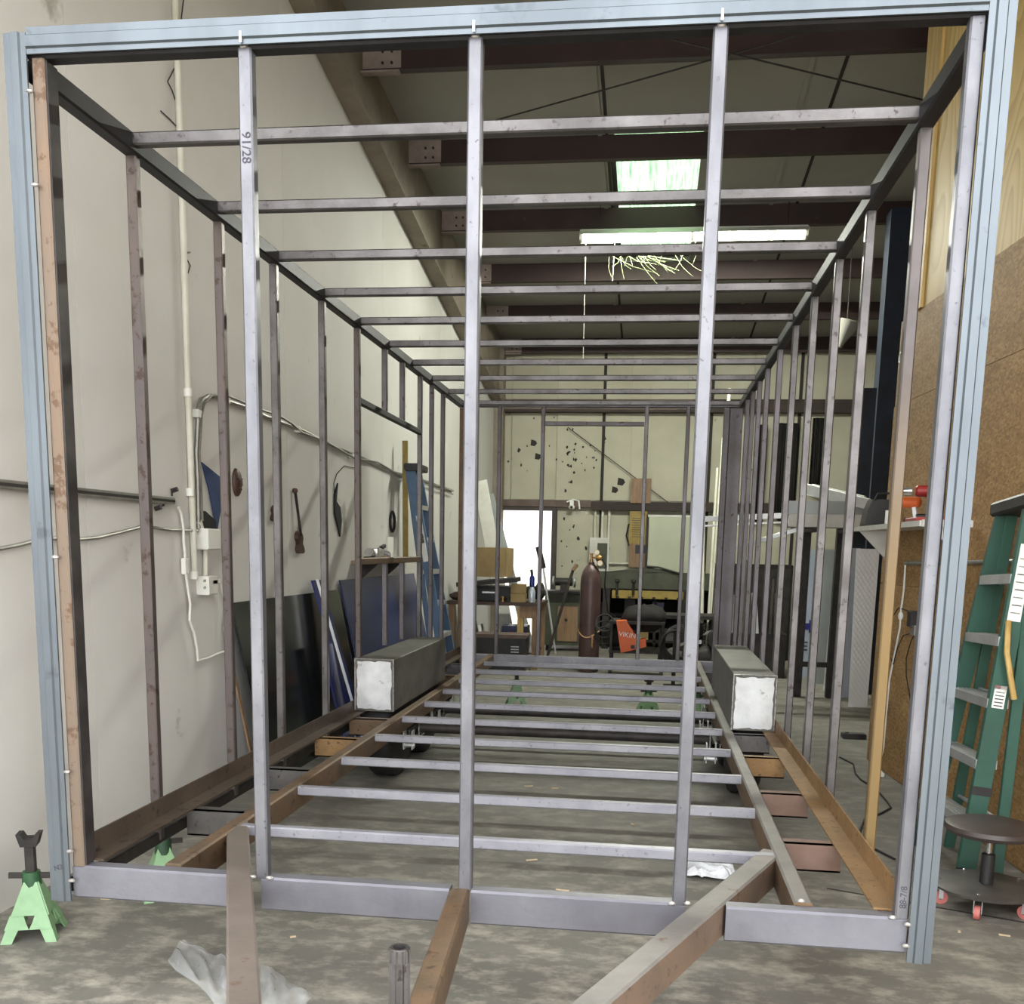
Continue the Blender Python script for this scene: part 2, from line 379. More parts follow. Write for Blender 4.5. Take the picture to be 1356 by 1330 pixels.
# back wall with a doorway
DX0, DX1, DZ = -1.80, -1.0, 2.0
wb = MB().box((XL-.2, YB+.02, 0), (DX0, YB+.2, 5)).box((DX1, YB+.02, 0), (XR, YB+.2, 5)).box((DX0, YB+.02, DZ), (DX1, YB+.2, 5)).build('wall_back', 'wall_dirty', smooth=False); struct(wb)
seams = [XL, -1.66, -.97, -.27, .15, .42, .95, 1.31, 1.9, 2.57, 3.37, 4.2, 5.1, 5.9, XR]
for i in range(len(seams)-1):
    a, b = seams[i]+.006, seams[i+1]-.006
    for z0, z1 in ((0, 2.02), (2.14, 3.44), (3.6, 4.42)):
        if b > DX0 and a < DX1 and z0 == 0:
            if a < DX0: MB().box((a, YB, 0), (DX0-.0, YB+.02, z1)).build('wall_panel', 'wall_dirty', wb, smooth=False)
            if b > DX1: MB().box((DX1, YB, 0), (b, YB+.02, z1)).build('wall_panel', 'wall_dirty', wb, smooth=False)
            continue
        MB().box((a, YB, z0), (b, YB+.02, z1)).build('wall_panel', 'wall_dirty', wb, smooth=False)
for x in (-.27, 1.31, 2.57):
    MB().box((x-.022, YB-.02, 0), (x+.022, YB, 4.42)).build('wall_batten', 'seam_dark', wb, smooth=False)
MB().box((XL, YB-.10, 2.03), (-.42, YB, 2.13), .01).build('wall_girt', 'girt_brown', wb)
MB().box((-.42, YB-.12, 1.99), (XR, YB, 2.12), .01).build('wall_girt', 'girt_dark', wb)
MB().box((XL, YB-.14, 3.45), (1.2, YB, 3.60), .01).build('wall_girt', 'girt_brown', wb)
MB().box((1.2, YB-.14, 3.45), (XR, YB, 3.60), .01).build('wall_girt', 'girt_dark', wb)
MB().box((XL, YB-.15, 3.415), (XR, YB, 3.45), 0).build('wall_girt', 'girt_dark', wb)
struct(MB().box((-1.9, YB-.28, 0), (-1.76, YB-.02, 4.3), .01).build('column_left', 'beam_paint'))
# rust spots through the back panels
r9 = random.Random(3); hs = MB()
for k in range(70):
    x = r9.choice([r9.gauss(-1.35, .25), r9.gauss(-.6, .2), r9.gauss(-.75, .1)]); z = r9.choice([r9.gauss(2.9, .3), r9.gauss(1.5, .3), r9.gauss(2.7, .2)])
    if x < -1.85 or (x < DX1+.05 and z < 2.2) or z < .3: continue
    s = r9.uniform(.006, .03); n = 7; off = r9.random()
    hs.prism([(x+math.cos(2*math.pi*(i+off)/n)*s*r9.uniform(.5, 1.2), YB-.0015, z+math.sin(2*math.pi*(i+off)/n)*s*r9.uniform(.6, 1.6)) for i in range(n)], (0, .002, 0))
for x, z, s in ((-1.32, 2.98, .05), (-1.25, 2.78, .05), (.02, 2.42, .06), (-.07, 2.3, .05)):
    hs.prism([(x-s*.8, YB-.0015, z+s), (x+s*.6, YB-.0015, z+s*.6), (x+s, YB-.0015, z-s*.2), (x+s*.3, YB-.0015, z-s), (x-s, YB-.0015, z-s*.8)], (0, .002, 0))
hs.build('rust_hole_marks', 'seam_dark', wb, smooth=False, kind='stuff')
# door
d1 = MB().bar((DX0, YB-.03, 0), (DX0, YB-.03, DZ), .05, .10).bar((DX1+.03, YB-.03, 0), (DX1+.03, YB-.03, DZ), .08, .12).bar((DX0-.02, YB-.03, DZ), (DX1+.05, YB-.03, DZ), .10, .06).build('door_1', 'brown_door')
struct(d1)
MB().box((DX1+.0, YB+.0, .03), (DX1+.05, YB+.75, 1.97), 0).build('door_leaf', 'brown_door', d1)
MB().box((DX0, YB+1.6, .9), (DX1+.9, YB+1.63, .93)).build('yard_rail', 'white_paint', d1)
# roof panels between seams, with the skylight opening
cl = bpy.data.objects.new('ceiling', None); COL.objects.link(cl); cl['kind'] = 'structure'
def roofbox(x0, x1, y0, y1, t, name, m, par, dz=0):
    z0, z1 = zroof(y0)+dz, zroof(y1)+dz
    return MB().add([(x0, y0, z0), (x1, y0, z0), (x1, y1, z1), (x0, y1, z1), (x0, y0, z0+t), (x1, y0, z0+t), (x1, y1, z1+t), (x0, y1, z1+t)],
             [(0, 3, 2, 1), (4, 5, 6, 7), (0, 1, 5, 4), (1, 2, 6, 5), (2, 3, 7, 6), (3, 0, 4, 7)]).build(name, m, par, smooth=False)
PY = [-.6, .9, 2.4, 3.9, 5.4, 6.9, 8.4, 9.9, 11.4, 12.88]
rx = [XL, -.04, 1.80, 3.66, 5.2, XR]
SK = (0.02, .80, 7.0, 9.8)
for i in range(len(rx)-1):
    a, b = rx[i]+.012, rx[i+1]-.012
    for j, (y0, y1) in enumerate([(YF, PY[3])]+[(PY[k], PY[k+1]) for k in range(3, 8)]+[(PY[8], YB+.1)]):
        if i == 1 and y0 in (6.9, 8.4):
            roofbox(SK[1], b, y0, y1, .05, 'ceiling_panel', 'ceiling_facing', cl); continue
        roofbox(a, b, y0, y1, .05, 'ceiling_panel', 'ceiling_facing', cl)
for x in rx[1:-1]: roofbox(x-.014, x+.014, YF, YB, .06, 'ceiling_seam', 'seam_dark', cl, -.004)
for x in (1.55, -.12+.02): roofbox(x-.02, x+.02, YF, YB, .02, 'ceiling_lap', 'ceiling_facing', cl, -.012)
roofbox(XL-.2, SK[0]-.001, YF, YB+.2, .03, 'roof_deck', 'dull_steel', cl, .065)
roofbox(SK[1]+.001, XR, YF, YB+.2, .03, 'roof_deck', 'dull_steel', cl, .065)
roofbox(SK[0], SK[1], YF, SK[2], .03, 'roof_deck', 'dull_steel', cl, .065)
roofbox(SK[0], SK[1], SK[3], YB+.2, .03, 'roof_deck', 'dull_steel', cl, .065)
sk = MB(); n = 26; x0, x1, y0, y1 = SK
for k in range(n):
    xa, xb = x0+(x1-x0)*k/n, x0+(x1-x0)*(k+1)/n; da, db = (.012 if k % 2 else -.012), (-.012 if k % 2 else .012)
    sk.add([(xa, y0, zroof(y0)+.10+da), (xb, y0, zroof(y0)+.10+db), (xb, y1, zroof(y1)+.10+db), (xa, y1, zroof(y1)+.10+da)], [(0, 1, 2, 3)])
struct(sk.build('window_1', 'skylight_fibreglass', smooth=True, ang=80))
pur = None
for k, y in enumerate(PY):
    zb = zroof(y)-.22; e = bpy.data.objects.new('purlin', None)
    P = MB().box((-1.80, y, zb), (XR, y+.012, zroof(y)-.003)).box((-1.80, y-.065, zb), (XR, y, zb+.010)).box((-1.80, y+.012, zroof(y)-.014), (XR, y+.07, zroof(y)-.004))
    p = P.build('purlin', 'purlin_red', cl, smooth=False)
    MB().box((-1.815, y-.008, zb-.012), (-1.52, y, zroof(y)-.004)).box((-1.815, y-.07, zb-.014), (-1.52, y, zb-.002)).build('purlin_plate', 'purlin_plate', p, smooth=False)
    bb = MB()
    for dx in (0, .07):
        for dz in (.07, .15): bb.cyl((-1.66+dx, y-.008, zb+dz), (-1.66+dx, y-.018, zb+dz), .011, n=6)
    bb.build('bolt', 'seam_dark', p)
# rafter along the left wall
def zraf(y): return 4.75-.145*(y-4.02)
raf = MB()
y0, y1 = YF, 12.7
raf.add([(XL+.001, y0, zraf(y0)), (-1.745, y0, zraf(y0)), (-1.745, y1, zraf(y1)), (XL+.001, y1, zraf(y1)), (XL+.001, y0, zraf(y0)+.015), (-1.745, y0, zraf(y0)+.015), (-1.745, y1, zraf(y1)+.015), (XL+.001, y1, zraf(y1)+.015)],
        [(0, 3, 2, 1), (4, 5, 6, 7), (0, 1, 5, 4), (1, 2, 6, 5), (2, 3, 7, 6), (3, 0, 4, 7)])
raf.add([(-1.83, y0, zraf(y0)+.015), (-1.822, y0, zraf(y0)+.015), (-1.822, y1, zraf(y1)+.015), (-1.83, y1, zraf(y1)+.015), (-1.83, y0, zroof(y0)-.003), (-1.822, y0, zroof(y0)-.003), (-1.822, y1, zroof(y1)-.003), (-1.83, y1, zroof(y1)-.003)],
        [(0, 3, 2, 1), (4, 5, 6, 7), (0, 1, 5, 4), (1, 2, 6, 5), (2, 3, 7, 6), (3, 0, 4, 7)])
struct(raf.build('rafter_beam', 'beam_paint', smooth=False))
# right partition: OSB below, plywood above, on a stud
def xw(y): return 2.03+(4.45-y)*.068
def wbox(y0, y1, z0, z1, t0, t1, name, m, par):
    return MB().add([(xw(y0)+t0, y0, z0), (xw(y0)+t1, y0, z0), (xw(y1)+t1, y1, z0), (xw(y1)+t0, y1, z0),
                     (xw(y0)+t0, y0, z1), (xw(y0)+t1, y0, z1), (xw(y1)+t1, y1, z1), (xw(y1)+t0, y1, z1)],
             [(0, 3, 2, 1), (4, 5, 6, 7), (0, 1, 5, 4), (1, 2, 6, 5), (2, 3, 7, 6), (3, 0, 4, 7)]).build(name, m, par, smooth=False)
wr = wbox(YF, 4.40, 0, 5.0, .016, .10, 'wall_right', 'wood_pale', None); struct(wr)
for y0, y1 in ((YF, 1.2), (1.203, 3.3), (3.303, 4.45)):
    wbox(y0, y1, .004, 1.215, 0, .016, 'osb_sheet', 'osb', wr)
for y0, y1 in ((YF, 2.45), (2.453, 4.45)):
    wbox(y0, y1, 1.218, 2.36, 0, .016, 'osb_sheet', 'osb', wr)
for y0, y1 in ((YF, 1.2), (1.203, 4.43)):
    wbox(y0, y1, 2.363, 2.89, 0, .016, 'osb_sheet', 'osb', wr)
for y0, y1 in ((YF, 1.6), (1.603, 4.03)):
    wbox(y0, y1, 2.893, 5.15, .004, .016, 'plywood_sheet', 'plywood', wr)
wbox(4.03, 4.14, 2.893, 5.10, -.012, .03, 'wall_stud', 'wood_pale', wr)
q = V((2.03, 4.36, 2.66)); MB().tube([q+V((-.004, math.cos(a)*.03, math.sin(a)*.03)) for a in [2*math.pi*i/12 for i in range(12)]], .006, 6, closed=True).build('pipe_hole', 'white_plastic', wr)
flat('wall_far_right', (XR, 4.0, 0), (XR+.2, YB, 5.4), 'wall_dirty')
flat('wall_partition_return', (2.2, 4.40, 0), (XR, 4.5, 5.2), 'wood_mid')
flat('wall_front_header', (XL-.2, YF-.2, 4.35), (2.6, YF-.001, 5.9), 'wall_paint')
# dark steel column with knee brace beyond the partition
cR = MB().box((2.62, 7.9, 0), (2.86, 8.12, zroof(8)-.25), .008).build('column_right', 'navy_paint'); struct(cR)
MB().bar((2.74, 8.0, 3.5), (3.5, 8.0, zroof(8)-.28), .08, .12).build('knee_brace', 'dark_iron', cR)
MB().box((2.47, 7.86, .9), (2.60, 7.9, 3.0), .004).build('hanging_strap', 'navy_paint', cR)
# roof cross bracing and wall brace rods
def rod(a, b, r, lab, m='dark_iron'):
    return tag(MB().cyl(a, b, r, n=6).build('brace_rod', m), lab, 'brace rod', 'thin cross bracing rods')
rod(at(600, 175, Z=4.84), at(1075, 42, Z=4.90), .006, 'thin steel brace rod crossing under the red purlins, rising to the right')
rod(at(890, 52, Z=4.86), at(1225, 133, Z=4.80), .006, 'thin steel brace rod under the red purlins, falling to the right')
rod(at(752, 566, Y=YB-.05), at(888, 668, Y=YB-.05), .007, 'thin dark brace cable slanting down across the back wall')

# ------------------------------------------------------------------ the trailer frame
T = thing('trailer_frame', (0, 3, 0), 'large welded box trailer frame of bare steel tubes filling the shop', 'trailer')
def tb(name, a, b, w, h, m, up=(0, 0, 1), bev=None, lab=None, par=None, top=None):
    return MB().bar(a, b, w, h, up, bev).build(name, m, par or T, lab, top=top)
ZR = 2.646
# front portal
tb('top_beam', (-1.20, .025, 2.672), (1.21, .025, 2.672), .05, .055, 'dark_steel')
for i, (x, z0, z1) in enumerate(((-1.2225, .335, 2.70), (1.232, .325, 2.70))):
    s = -1 if x < 0 else 1
    g = MB().box((x-.031, -.016, z0), (x+.031, -.010, z1)).box((x+s*.027-.003, -.012, z0), (x+s*.027+.003, .05, z1))
    g.prism([(x-s*.016, -.016, z0), (x+s*.012, -.016, z0), (x+s*.008, -.022, z0), (x-s*.012, -.022, z0)], (0, 0, z1-z0))
    g.build('corner_channel', 'galvanised', T, 'blue-grey galvanised corner channel')
g = MB().box((-1.19, -.016, 2.648), (1.20, -.010, 2.712)).prism([(-1.19, -.016, 2.660), (-1.19, -.016, 2.694), (-1.19, -.022, 2.690), (-1.19, -.022, 2.664)], (2.39, 0, 0)).box((-1.19, -.014, 2.706), (1.20, .05, 2.712))
g.build('header_channel', 'galvanised', T, 'blue-grey galvanised channel across the top')
tb('corner_post', (-1.171, .027, .44), (-1.171, .027, 2.645), .036, .054, 'tan_post', (0, 1, 0))
MB().box((-1.1525, .006, .445), (-1.148, .055, 2.64)).build('post_side_shade', 'dark_iron', T)  # thin dark strip added so the post's inner face looks shaded
tb('corner_post', (1.184, .019, .44), (1.184, .019, 2.645), .036, .038, 'bright_steel', (0, 1, 0))
st = tb('front_stud', (-.604, .018, .438), (-.604, .018, 2.648), .037, .036, 'bright_steel', (0, 1, 0))
for x in (-.0055, .594): cp(st, (x+.604, 0, 0))
for a, b in ((-1.19, -.705), (-.605, -.05), (.012, .612), (.722, 1.20)):
    tb('front_beam', (a, .026, .392), (b, .026, .392), .052, .100, 'beam_steel', bev=.006)
# long rails
for s in (-1, 1):
    tb('top_rail', (s*1.205, .05, 2.635), (s*1.205, 6.34, 2.635), .05, .06, 'dark_steel', bev=.006)
    m = 'angle_rust' if s < 0 else 'rust_orange'
    MB().box((s*1.155-.035, .05, .444), (s*1.155+.035, 6.3, .450)).box((s*1.187-.003, .05, .444), (s*1.187+.003, 6.3, .512)).build('side_rail', m, T, 'rusty angle iron side rail')
    tb('lower_rail', (s*1.215, .05, .365), (s*1.215, 6.3, .365), .036, .045, 'dark_iron' if s < 0 else 'rust_orange')
    xc = -.90 if s < 0 else .935
    tb('chassis_rail', (xc, .053, .40), (xc, 6.30, .40), .052, .10, 'rust_brown', bev=.006, top='dusty_steel' if s > 0 else None)
    tb('rear_post', (s*1.16, 6.33, .35), (s*1.16, 6.33, 2.60), .11, .035, 'dull_steel' if s > 0 else 'rust_brown', (0, 1, 0))
    tb('rear_post', (s*1.08, 6.33, .35), (s*1.08, 6.33, 2.60), .05, .04, 'dull_steel', (0, 1, 0))
    xi, xo = (xc+s*.027), s*1.152
    for k, y in enumerate((.68, 1.39, 2.12, 2.72, 4.75, 5.5)):
        m = ('primer_pink', 'primer_pink', 'rust_orange', 'mill_steel', 'mill_steel', 'dull_steel')[k] if s > 0 else ('mill_steel', 'mill_steel', 'rust_orange', 'rust_brown', 'rust_brown', 'dull_steel')[k]
        zl = .345
        MB().box((min(xi, xo), y, zl), (max(xi, xo), y+.006, .443)).box((min(xi, xo), y, .437), (max(xi, xo), y+.045, .443)).box((min(xi, xo), y, zl), (max(xi, xo), y+.045, zl+.006)).build('outrigger', m, T)
# roof bars and floor bars
rb = tb('roof_bar', (-1.18, .538, ZR-.004), (1.18, .538, ZR-.004), .038, .038, 'mill_steel')
for k in range(1, 10): cp(rb, (0, .642*k, 0))
fb = tb('floor_bar', (-.872, .511, .430), (.908, .511, .430), .038, .036, 'floor_steel')
for k in range(1, 10): cp(fb, (0, .58*k, 0))
tb('rear_beam', (-1.1, 6.31, .400), (1.1, 6.31, .400), .05, .10, 'floor_steel')
tb('rear_top_beam', (-1.2, 6.345, 2.635), (1.2, 6.345, 2.635), .05, .055, 'dull_steel')
# side studs
def stud(s, y, z0=.36, z1=2.605, m='mill_steel', name='wall_stud'):
    return tb(name, (s*1.208, y, z0), (s*1.208, y, z1), .034, .034, m, (0, 1, 0))
for y, m in ((.57, 'tan_rust_steel'), (1.23, 'tan_rust_steel'), (1.81, 'mill_steel'), (2.48, 'mill_steel'), (3.11, 'tan_rust_steel'), (4.72, 'mill_steel'), (5.12, 'dull_steel'), (5.55, 'dull_steel')):
    stud(-1, y, m=m)
for y in (3.72, 4.18):
    stud(-1, y, 2.235, m='dull_steel', name='cripple_stud'); stud(-1, y, .76, 1.285, 'dull_steel', 'cripple_stud')
tb('window_header', (-1.208, 3.13, 2.215), (-1.208, 4.70, 2.215), .034, .036, 'dark_steel')
tb('window_sill_bar', (-1.208, 3.13, 1.305), (-1.208, 4.70, 1.305), .034, .04, 'rust_brown')
for k, y in enumerate((.55, 1.27, 1.88, 2.51, 3.14, 3.80, 4.45, 4.95, 5.42, 5.85)):
    stud(1, y, m='stud_orange_low' if k == 0 else ('mill_steel' if k < 5 else 'dull_steel'))
# rear wall studs and door opening
for x in (-.86, -.48, .41, .76):
    tb('rear_stud', (x, 6.33, .45), (x, 6.33, 2.61), .034, .034, 'dull_steel' if x != .41 else 'mill_steel', (0, 1, 0))
tb('rear_door_header', (-.46, 6.33, 2.47), (.39, 6.33, 2.47), .034, .036, 'dull_steel')
# tongue
for s in (-1, 1):
    tb('tongue_bar', (s*.91, .56, .397), (s*.33-.0*s, -.80, .397), .072, .10, 'rust_side', bev=.006, lab='slanting drawbar tube', top='dusty_steel' if s > 0 else 'dusty_brown')
    tb('tongue_bar', (s*.33, -.80, .397), (s*.06+.02, -1.42, .397), .072, .10, 'rust_side', bev=.006, top='dusty_steel' if s > 0 else 'dusty_brown')
tb('tongue_centre', (-.019, -.001, .397), (.045, -.92, .397), .056, .10, 'rust_brown', bev=.006, lab='rusty centre drawbar tube')
jk = MB(); n = 12
jk.ring([[V((.045+math.cos(t)*r, -.97+math.sin(t)*r, z)) for t in [2*math.pi*i/24 for i in range(24)] for r in [(.017 if int(t*24/(2*math.pi)+.5) % 2 else .0205)]] for z in (.15, .665)], cap=False)
jk.lathe((.045, -.97, 0), [(.0125, .64), (.0125, .668), (.018, .668), (.019, .66), (.019, .64)], 20)
jk.build('jack_tube', 'mill_steel', T, 'hollow ribbed steel jack tube')
MB().box((-.02, -.99, .345), (.10, -.93, .36)).box((-.04, -1.45, .30), (.10, -1.30, .34)).build('coupler_plate', 'dark_iron', T)
# fender boxes and running gear
for s in (-1, 1):
    x0, x1 = sorted((s*1.178, s*.952)); y0, y1 = (2.93, 4.45) if s < 0 else (2.80, 4.53)
    f = MB().box((x0, y0, .452), (x1, y1, .755), .004).build('fender_box', 'grey_plate', T, 'long closed sheet steel wheel box')
    # weathered bright end plate with wavy torch marks at its rim
    pts = []; r = random.Random(5+s)
    for k in range(40):
        t = k/40*4; e = int(t); u = t-e
        c = [(x0+.012, .462), (x1-.012, .462), (x1-.012, .742), (x0+.012, .742)]
        a, b = c[e], c[(e+1) % 4]; j = r.uniform(-.006, .003)
        px, pz = a[0]+(b[0]-a[0])*u, a[1]+(b[1]-a[1])*u
        cx, cz = (x0+x1)/2, .60; pts.append((px+(j if px > cx else -j), y0-.0035, pz+(j if pz > cz else -j)))
    MB().prism(pts, (0, .003, 0)).build('end_plate', 'end_plate', f, 'bright ground end plate')
    MB().tube([(x0, y0-.002, .455), (x0, y0-.002, .755), (x1, y0-.002, .755), (x1, y0-.002, .455)], .004, 6).build('weld_bead', 'weld', f)
    for y in (3.30, 4.05):
        wx = s*1.07
        wh = MB().lathe((wx-.09, y, .33), [(.19, 0), (.29, .0), (.318, .012), (.33, .03), (.33, .15), (.318, .168), (.29, .18), (.19, .18)], 32, (1, 0, 0)).build('wheel', 'black_rubber', T, 'black rubber tyre on steel rim')
        MB().lathe((wx-.075, y, .33), [(.19, 0), (.185, .03), (.12, .04), (.06, .05), (.05, .13), (.12, .12), (.185, .12), (.19, .15)], 24, (1, 0, 0)).build('rim', 'dull_steel', wh)
for y in (3.30, 4.05):
    MB().cyl((-.97, y, .30), (.97, y, .30), .03).build('axle', 'dark_iron', T)
for s in (-1, 1):
    for y in (3.30, 4.05):
        x = s*.905; lf = MB()
        for k in range(4):
            h = .33-.06*k; lf.tube([(x, y-h, .33+.010*0-.008*k+.03), (x, y-h*.5, .335-.009*k), (x, y, .325-.009*k), (x, y+h*.5, .335-.009*k), (x, y+h, .36-.008*k)], .005, 4)
            lf.box((x-.022, y-h*.9, .330-.009*k), (x+.022, y+h*.9, .335-.009*k))
        l = lf.build('leaf_spring', 'dark_iron', T)
        ub = MB()
        for dy in (-.04, .04): ub.tube([(x-.03, y+dy, .36), (x-.03, y+dy, .25), (x+.03, y+dy, .25), (x+.03, y+dy, .36)], .006, 6)
        ub.box((x-.045, y-.055, .255), (x+.045, y+.055, .263)); ub.build('axle_bolt', 'chrome', l)
    for y in (2.93, 3.68, 4.42):
        x = s*.86; MB().box((x-.028, y-.03, .24), (x-.022, y+.03, .35)).box((x+.022, y-.03, .24), (x+.028, y+.03, .35)).cyl((x-.035, y, .26), (x+.035, y, .26), .012, n=8).build('spring_hanger', 'aluminium', T)
# weld blobs and tack bolts that catch the light
for p in ((-.604, 0, 2.65), (-.0055, 0, 2.65), (.594, 0, 2.65), (-1.19, -.012, 2.56), (-1.188, -.012, 2.33), (-1.186, -.012, 1.35), (-1.185, -.012, .73), (-1.187, -.014, .49),
          (-1.187, -.014, .40), (1.16, .0, .443), (1.198, -.012, .43), (1.198, -.012, .37), (.618, 0, .445), (.575, 0, .442), (-.58, 0, .442), (-.63, 0, .442), (1.165, 0, 2.66), (.93, .06, .452)):
    MB().ball(p, .0075, 5, (1.5, 1, .8)).build('weld_bead', 'weld', T)
for x in (-.0055, .594, -.604): MB().box((x-.003, -.024, 2.65), (x+.003, -.020, 2.675)).build('witness_mark', 'label_white', T)
text('91/28', .034, (-.604, -.0008, 2.41), (0, 0, -1), (1, 0, 0), 'ink', 'chalk_writing', T)
text('88-7/8', .024, (1.184, -.0008, .50), (0, 0, 1), (-1, 0, 0), 'ink', 'chalk_writing', T)
text('N2', .022, (-1.222, -.0228, .44), (1, 0, .3), (-.3, 0, 1), 'ink', 'chalk_writing', T)

# ------------------------------------------------------------------ jack stands
def jack_stand(loc, rot, h, label, s=1.0):
    t = thing('jack_stand', loc, label, 'jack stand', 'green jack stands')
    R = Matrix.Rotation(rot, 3, 'Z'); P = lambda x, y, z: V(loc)+R @ V((x*s*.88, y*s*.88, z))
    b = MB(); hw = .105; zt = .20
    for k in range(4):
        a0 = math.pi/4+k*math.pi/2; a1 = a0+math.pi/2
        c0, c1 = V((math.cos(a0), math.sin(a0), 0)), V((math.cos(a1), math.sin(a1), 0))
        B0, B1 = c0*hw*1.4, c1*hw*1.4; T0, T1 = c0*.035, c1*.035
        def pt(u, v):  # across, height
            lo = B0.lerp(B1, u); hi = T0.lerp(T1, u); q = lo.lerp(hi, v); return P(q.x, q.y, zt*v)
        poly = [pt(0, 0), pt(.2, 0), pt(.27, .22), pt(.73, .22), pt(.8, 0), pt(1, 0), pt(1, 1), pt(0, 1)]
        nrm = (R @ ((c0+c1).normalized()))*(-.004)
        b.add([poly[0], poly[1], poly[2], pt(0, .22)], [(0, 1, 2, 3)]); b.add([poly[4], poly[5], pt(1, .22), poly[3]], [(0, 1, 2, 3)])
        b.add([pt(0, .22), poly[2], pt(.35, .45), pt(0, .45)], [(0, 1, 2, 3)]); b.add([poly[3], pt(1, .22), pt(1, .45), pt(.65, .45)], [(0, 1, 2, 3)])
        b.add([poly[2], pt(.5, .22), pt(.42, .34), pt(.35, .45)], [(0, 1, 2, 3)]); b.add([pt(.5, .22), poly[3], pt(.65, .45), pt(.58, .34)], [(0, 1, 2, 3)])
        b.add([pt(0, .45), pt(1, .45), pt(1, 1), pt(0, 1)], [(0, 1, 2, 3)])
        b.add([poly[1], poly[2], poly[2]+nrm*2, poly[1]+nrm*2], [(0, 1, 2, 3)])
    o = b.build('base', 'jack_green', t, smooth=False); sol = o.modifiers.new('sheet', 'SOLIDIFY'); sol.thickness = .005
    MB().cyl(P(0, 0, .17), P(0, 0, .235), .034, .030, 14).build('collar', 'jack_green_dark', t)
    MB().bar(P(0, 0, .10), P(0, 0, h-.03), .034, .030, R @ V((0, 1, 0))).build('ratchet_bar', 'dark_iron', t)
    sd = MB(); sd.prism([P(-.045, -.03, h), P(-.03, -.03, h-.045), P(.03, -.03, h-.045), P(.045, -.03, h), P(.028, -.03, h), P(.016, -.03, h-.018), P(-.016, -.03, h-.018), P(-.028, -.03, h)], R @ V((0, .06, 0)))
    sd.build('saddle', 'dark_iron', t)
    MB().bar(P(-.085, 0, .222), P(.085, 0, .216), .014, .02).build('lever', 'dark_iron', t)
    return t
jack_stand((-1.655, .50, 0), .35, .375, 'bright green jack stand standing alone beside the left wall')
jack_stand((-1.40, .98, 0), .6, .34, 'green jack stand half hidden behind the front left corner of the trailer frame')
jack_stand((-.66, 6.28, 0), .2, .34, 'green jack stand under the rear of the frame, nearest the blue ladder')
jack_stand((.52, 5.95, 0), .5, .34, 'green jack stand under the rear of the frame, in front of the orange welder')
jack_stand((.93, 5.75, 0), .1, .34, 'green jack stand under the rear right chassis rail')

# ------------------------------------------------------------------ left wall fittings
x = XL+.02
def wpts(L, X): return [at(a, b, X=X) for a, b in L]
dp = thing('drain_pipe', (x, 2.42, 1.2), 'white plastic pipe running up the left wall', 'pipe')
MB().tube([at(232, 0, X=x)+V((0, -.02, 1.2)), at(232, 0, X=x), at(240, 230, X=x), at(247, 460, X=x), at(252, 600, X=x), at(258, 765, X=x)], .017, 12).build('pipe_run', 'pvc', dp)
for c in ((249, 520), (252, 652), (257, 762)): p = at(*c, X=x); MB().cyl(p-V((0, 0, .02)), p+V((0, 0, .02)), .021, n=14).build('pipe_coupling', 'white_plastic', dp)
p = at(243, 333, X=x); MB().tube([p+V((0, .0, 0)), p+V((.025, .02, .0)), p+V((0, .045, .005)), p+V((-.02, .06, 0))], .004, 6).build('pipe_clip', 'conduit_metal', dp)
# dark vine stems / wires behind the pipe
stubs = ['long dark wire stub at the top of the white pipe', 'curled dark wire stub left of the white pipe, second from the top', 'dark wire stub left of the white pipe, third from the top', 'short dark wire stub right of the white pipe, lowest of four']
for i, L in enumerate([[(243, 0), (240, 25), (243, 40)], [(231, 90), (222, 108), (228, 120), (233, 135)], [(213, 147), (225, 158), (236, 170)], [(246, 340), (252, 352), (249, 362)]]):
    tag(MB().tube(wpts(L, XL+.006), .003, 5).build('wire_stub', 'dark_iron'), stubs[i], 'wire', 'dark wire stubs by the pipe')
# strut rail
a, b = V((x, -.9, 1.59)), at(228, 664, X=x)
sr = thing('strut_rail', a, 'grey slotted strut rail fixed level on the left wall', 'rail')
MB().bar(a, b, .03, .035).build('channel', 'conduit_metal', sr)
MB().bar(a+V((.016, 0, 0)), b+V((.016, 0, 0)), .002, .012, bev=0).build('slot', 'seam_dark', sr)
for d in (V((.0, -.0, .05)), V((.0, -.18, -.045))):
    MB().cyl(b+d, b+d+V((.03, 0, .01)), .012, n=6).cyl(b+d, b+d-d*.5, .005, n=6).build('bolt', 'dark_iron', sr)
tag(MB().tube([V((x, -.9, 1.38)), V((x, .1, 1.33))]+wpts([(0, 727), (25, 722), (60, 713), (100, 715), (130, 712), (160, 705), (190, 697), (225, 702), (262, 703)], x), .008, 8).build('cable', 'conduit_metal'), 'grey cable sagging along the left wall below the strut rail', 'cable')
cd_ = thing('wall_conduit', (x, 2.6, 2.1), 'grey metal conduit bending over at the top and running back along the left wall', 'conduit')
MB().tube(wpts([(263, 700), (262, 640), (260, 600), (262, 560), (263, 540), (267, 530), (275, 525), (285, 525), (300, 531), (325, 539), (350, 551), (400, 570), (440, 590), (475, 604), (520, 625), (560, 636), (600, 650)], x), .012, 8).build('conduit_run', 'conduit_metal', cd_)
MB().tube(wpts([(268, 690), (266, 640), (264, 600), (267, 550), (270, 536), (280, 524), (300, 524), (330, 536), (352, 545), (368, 550), (385, 560), (400, 573), (430, 584), (470, 607), (500, 612), (530, 630), (560, 640), (600, 655)], x+.012), .007, 6).build('cable_run', 'conduit_metal', cd_)
for c in ((300, 530), (262, 548), (395, 569), (466, 604)): p = at(*c, X=x); MB().box(p-V((.02, .02, .02)), p+V((.014, .02, .02)), .004).build('conduit_clip', 'white_plastic', cd_)
jb = thing('outlet_box', (x, 2.55, 1.2), 'white junction box and socket hanging from the conduit on the left wall', 'outlet box')
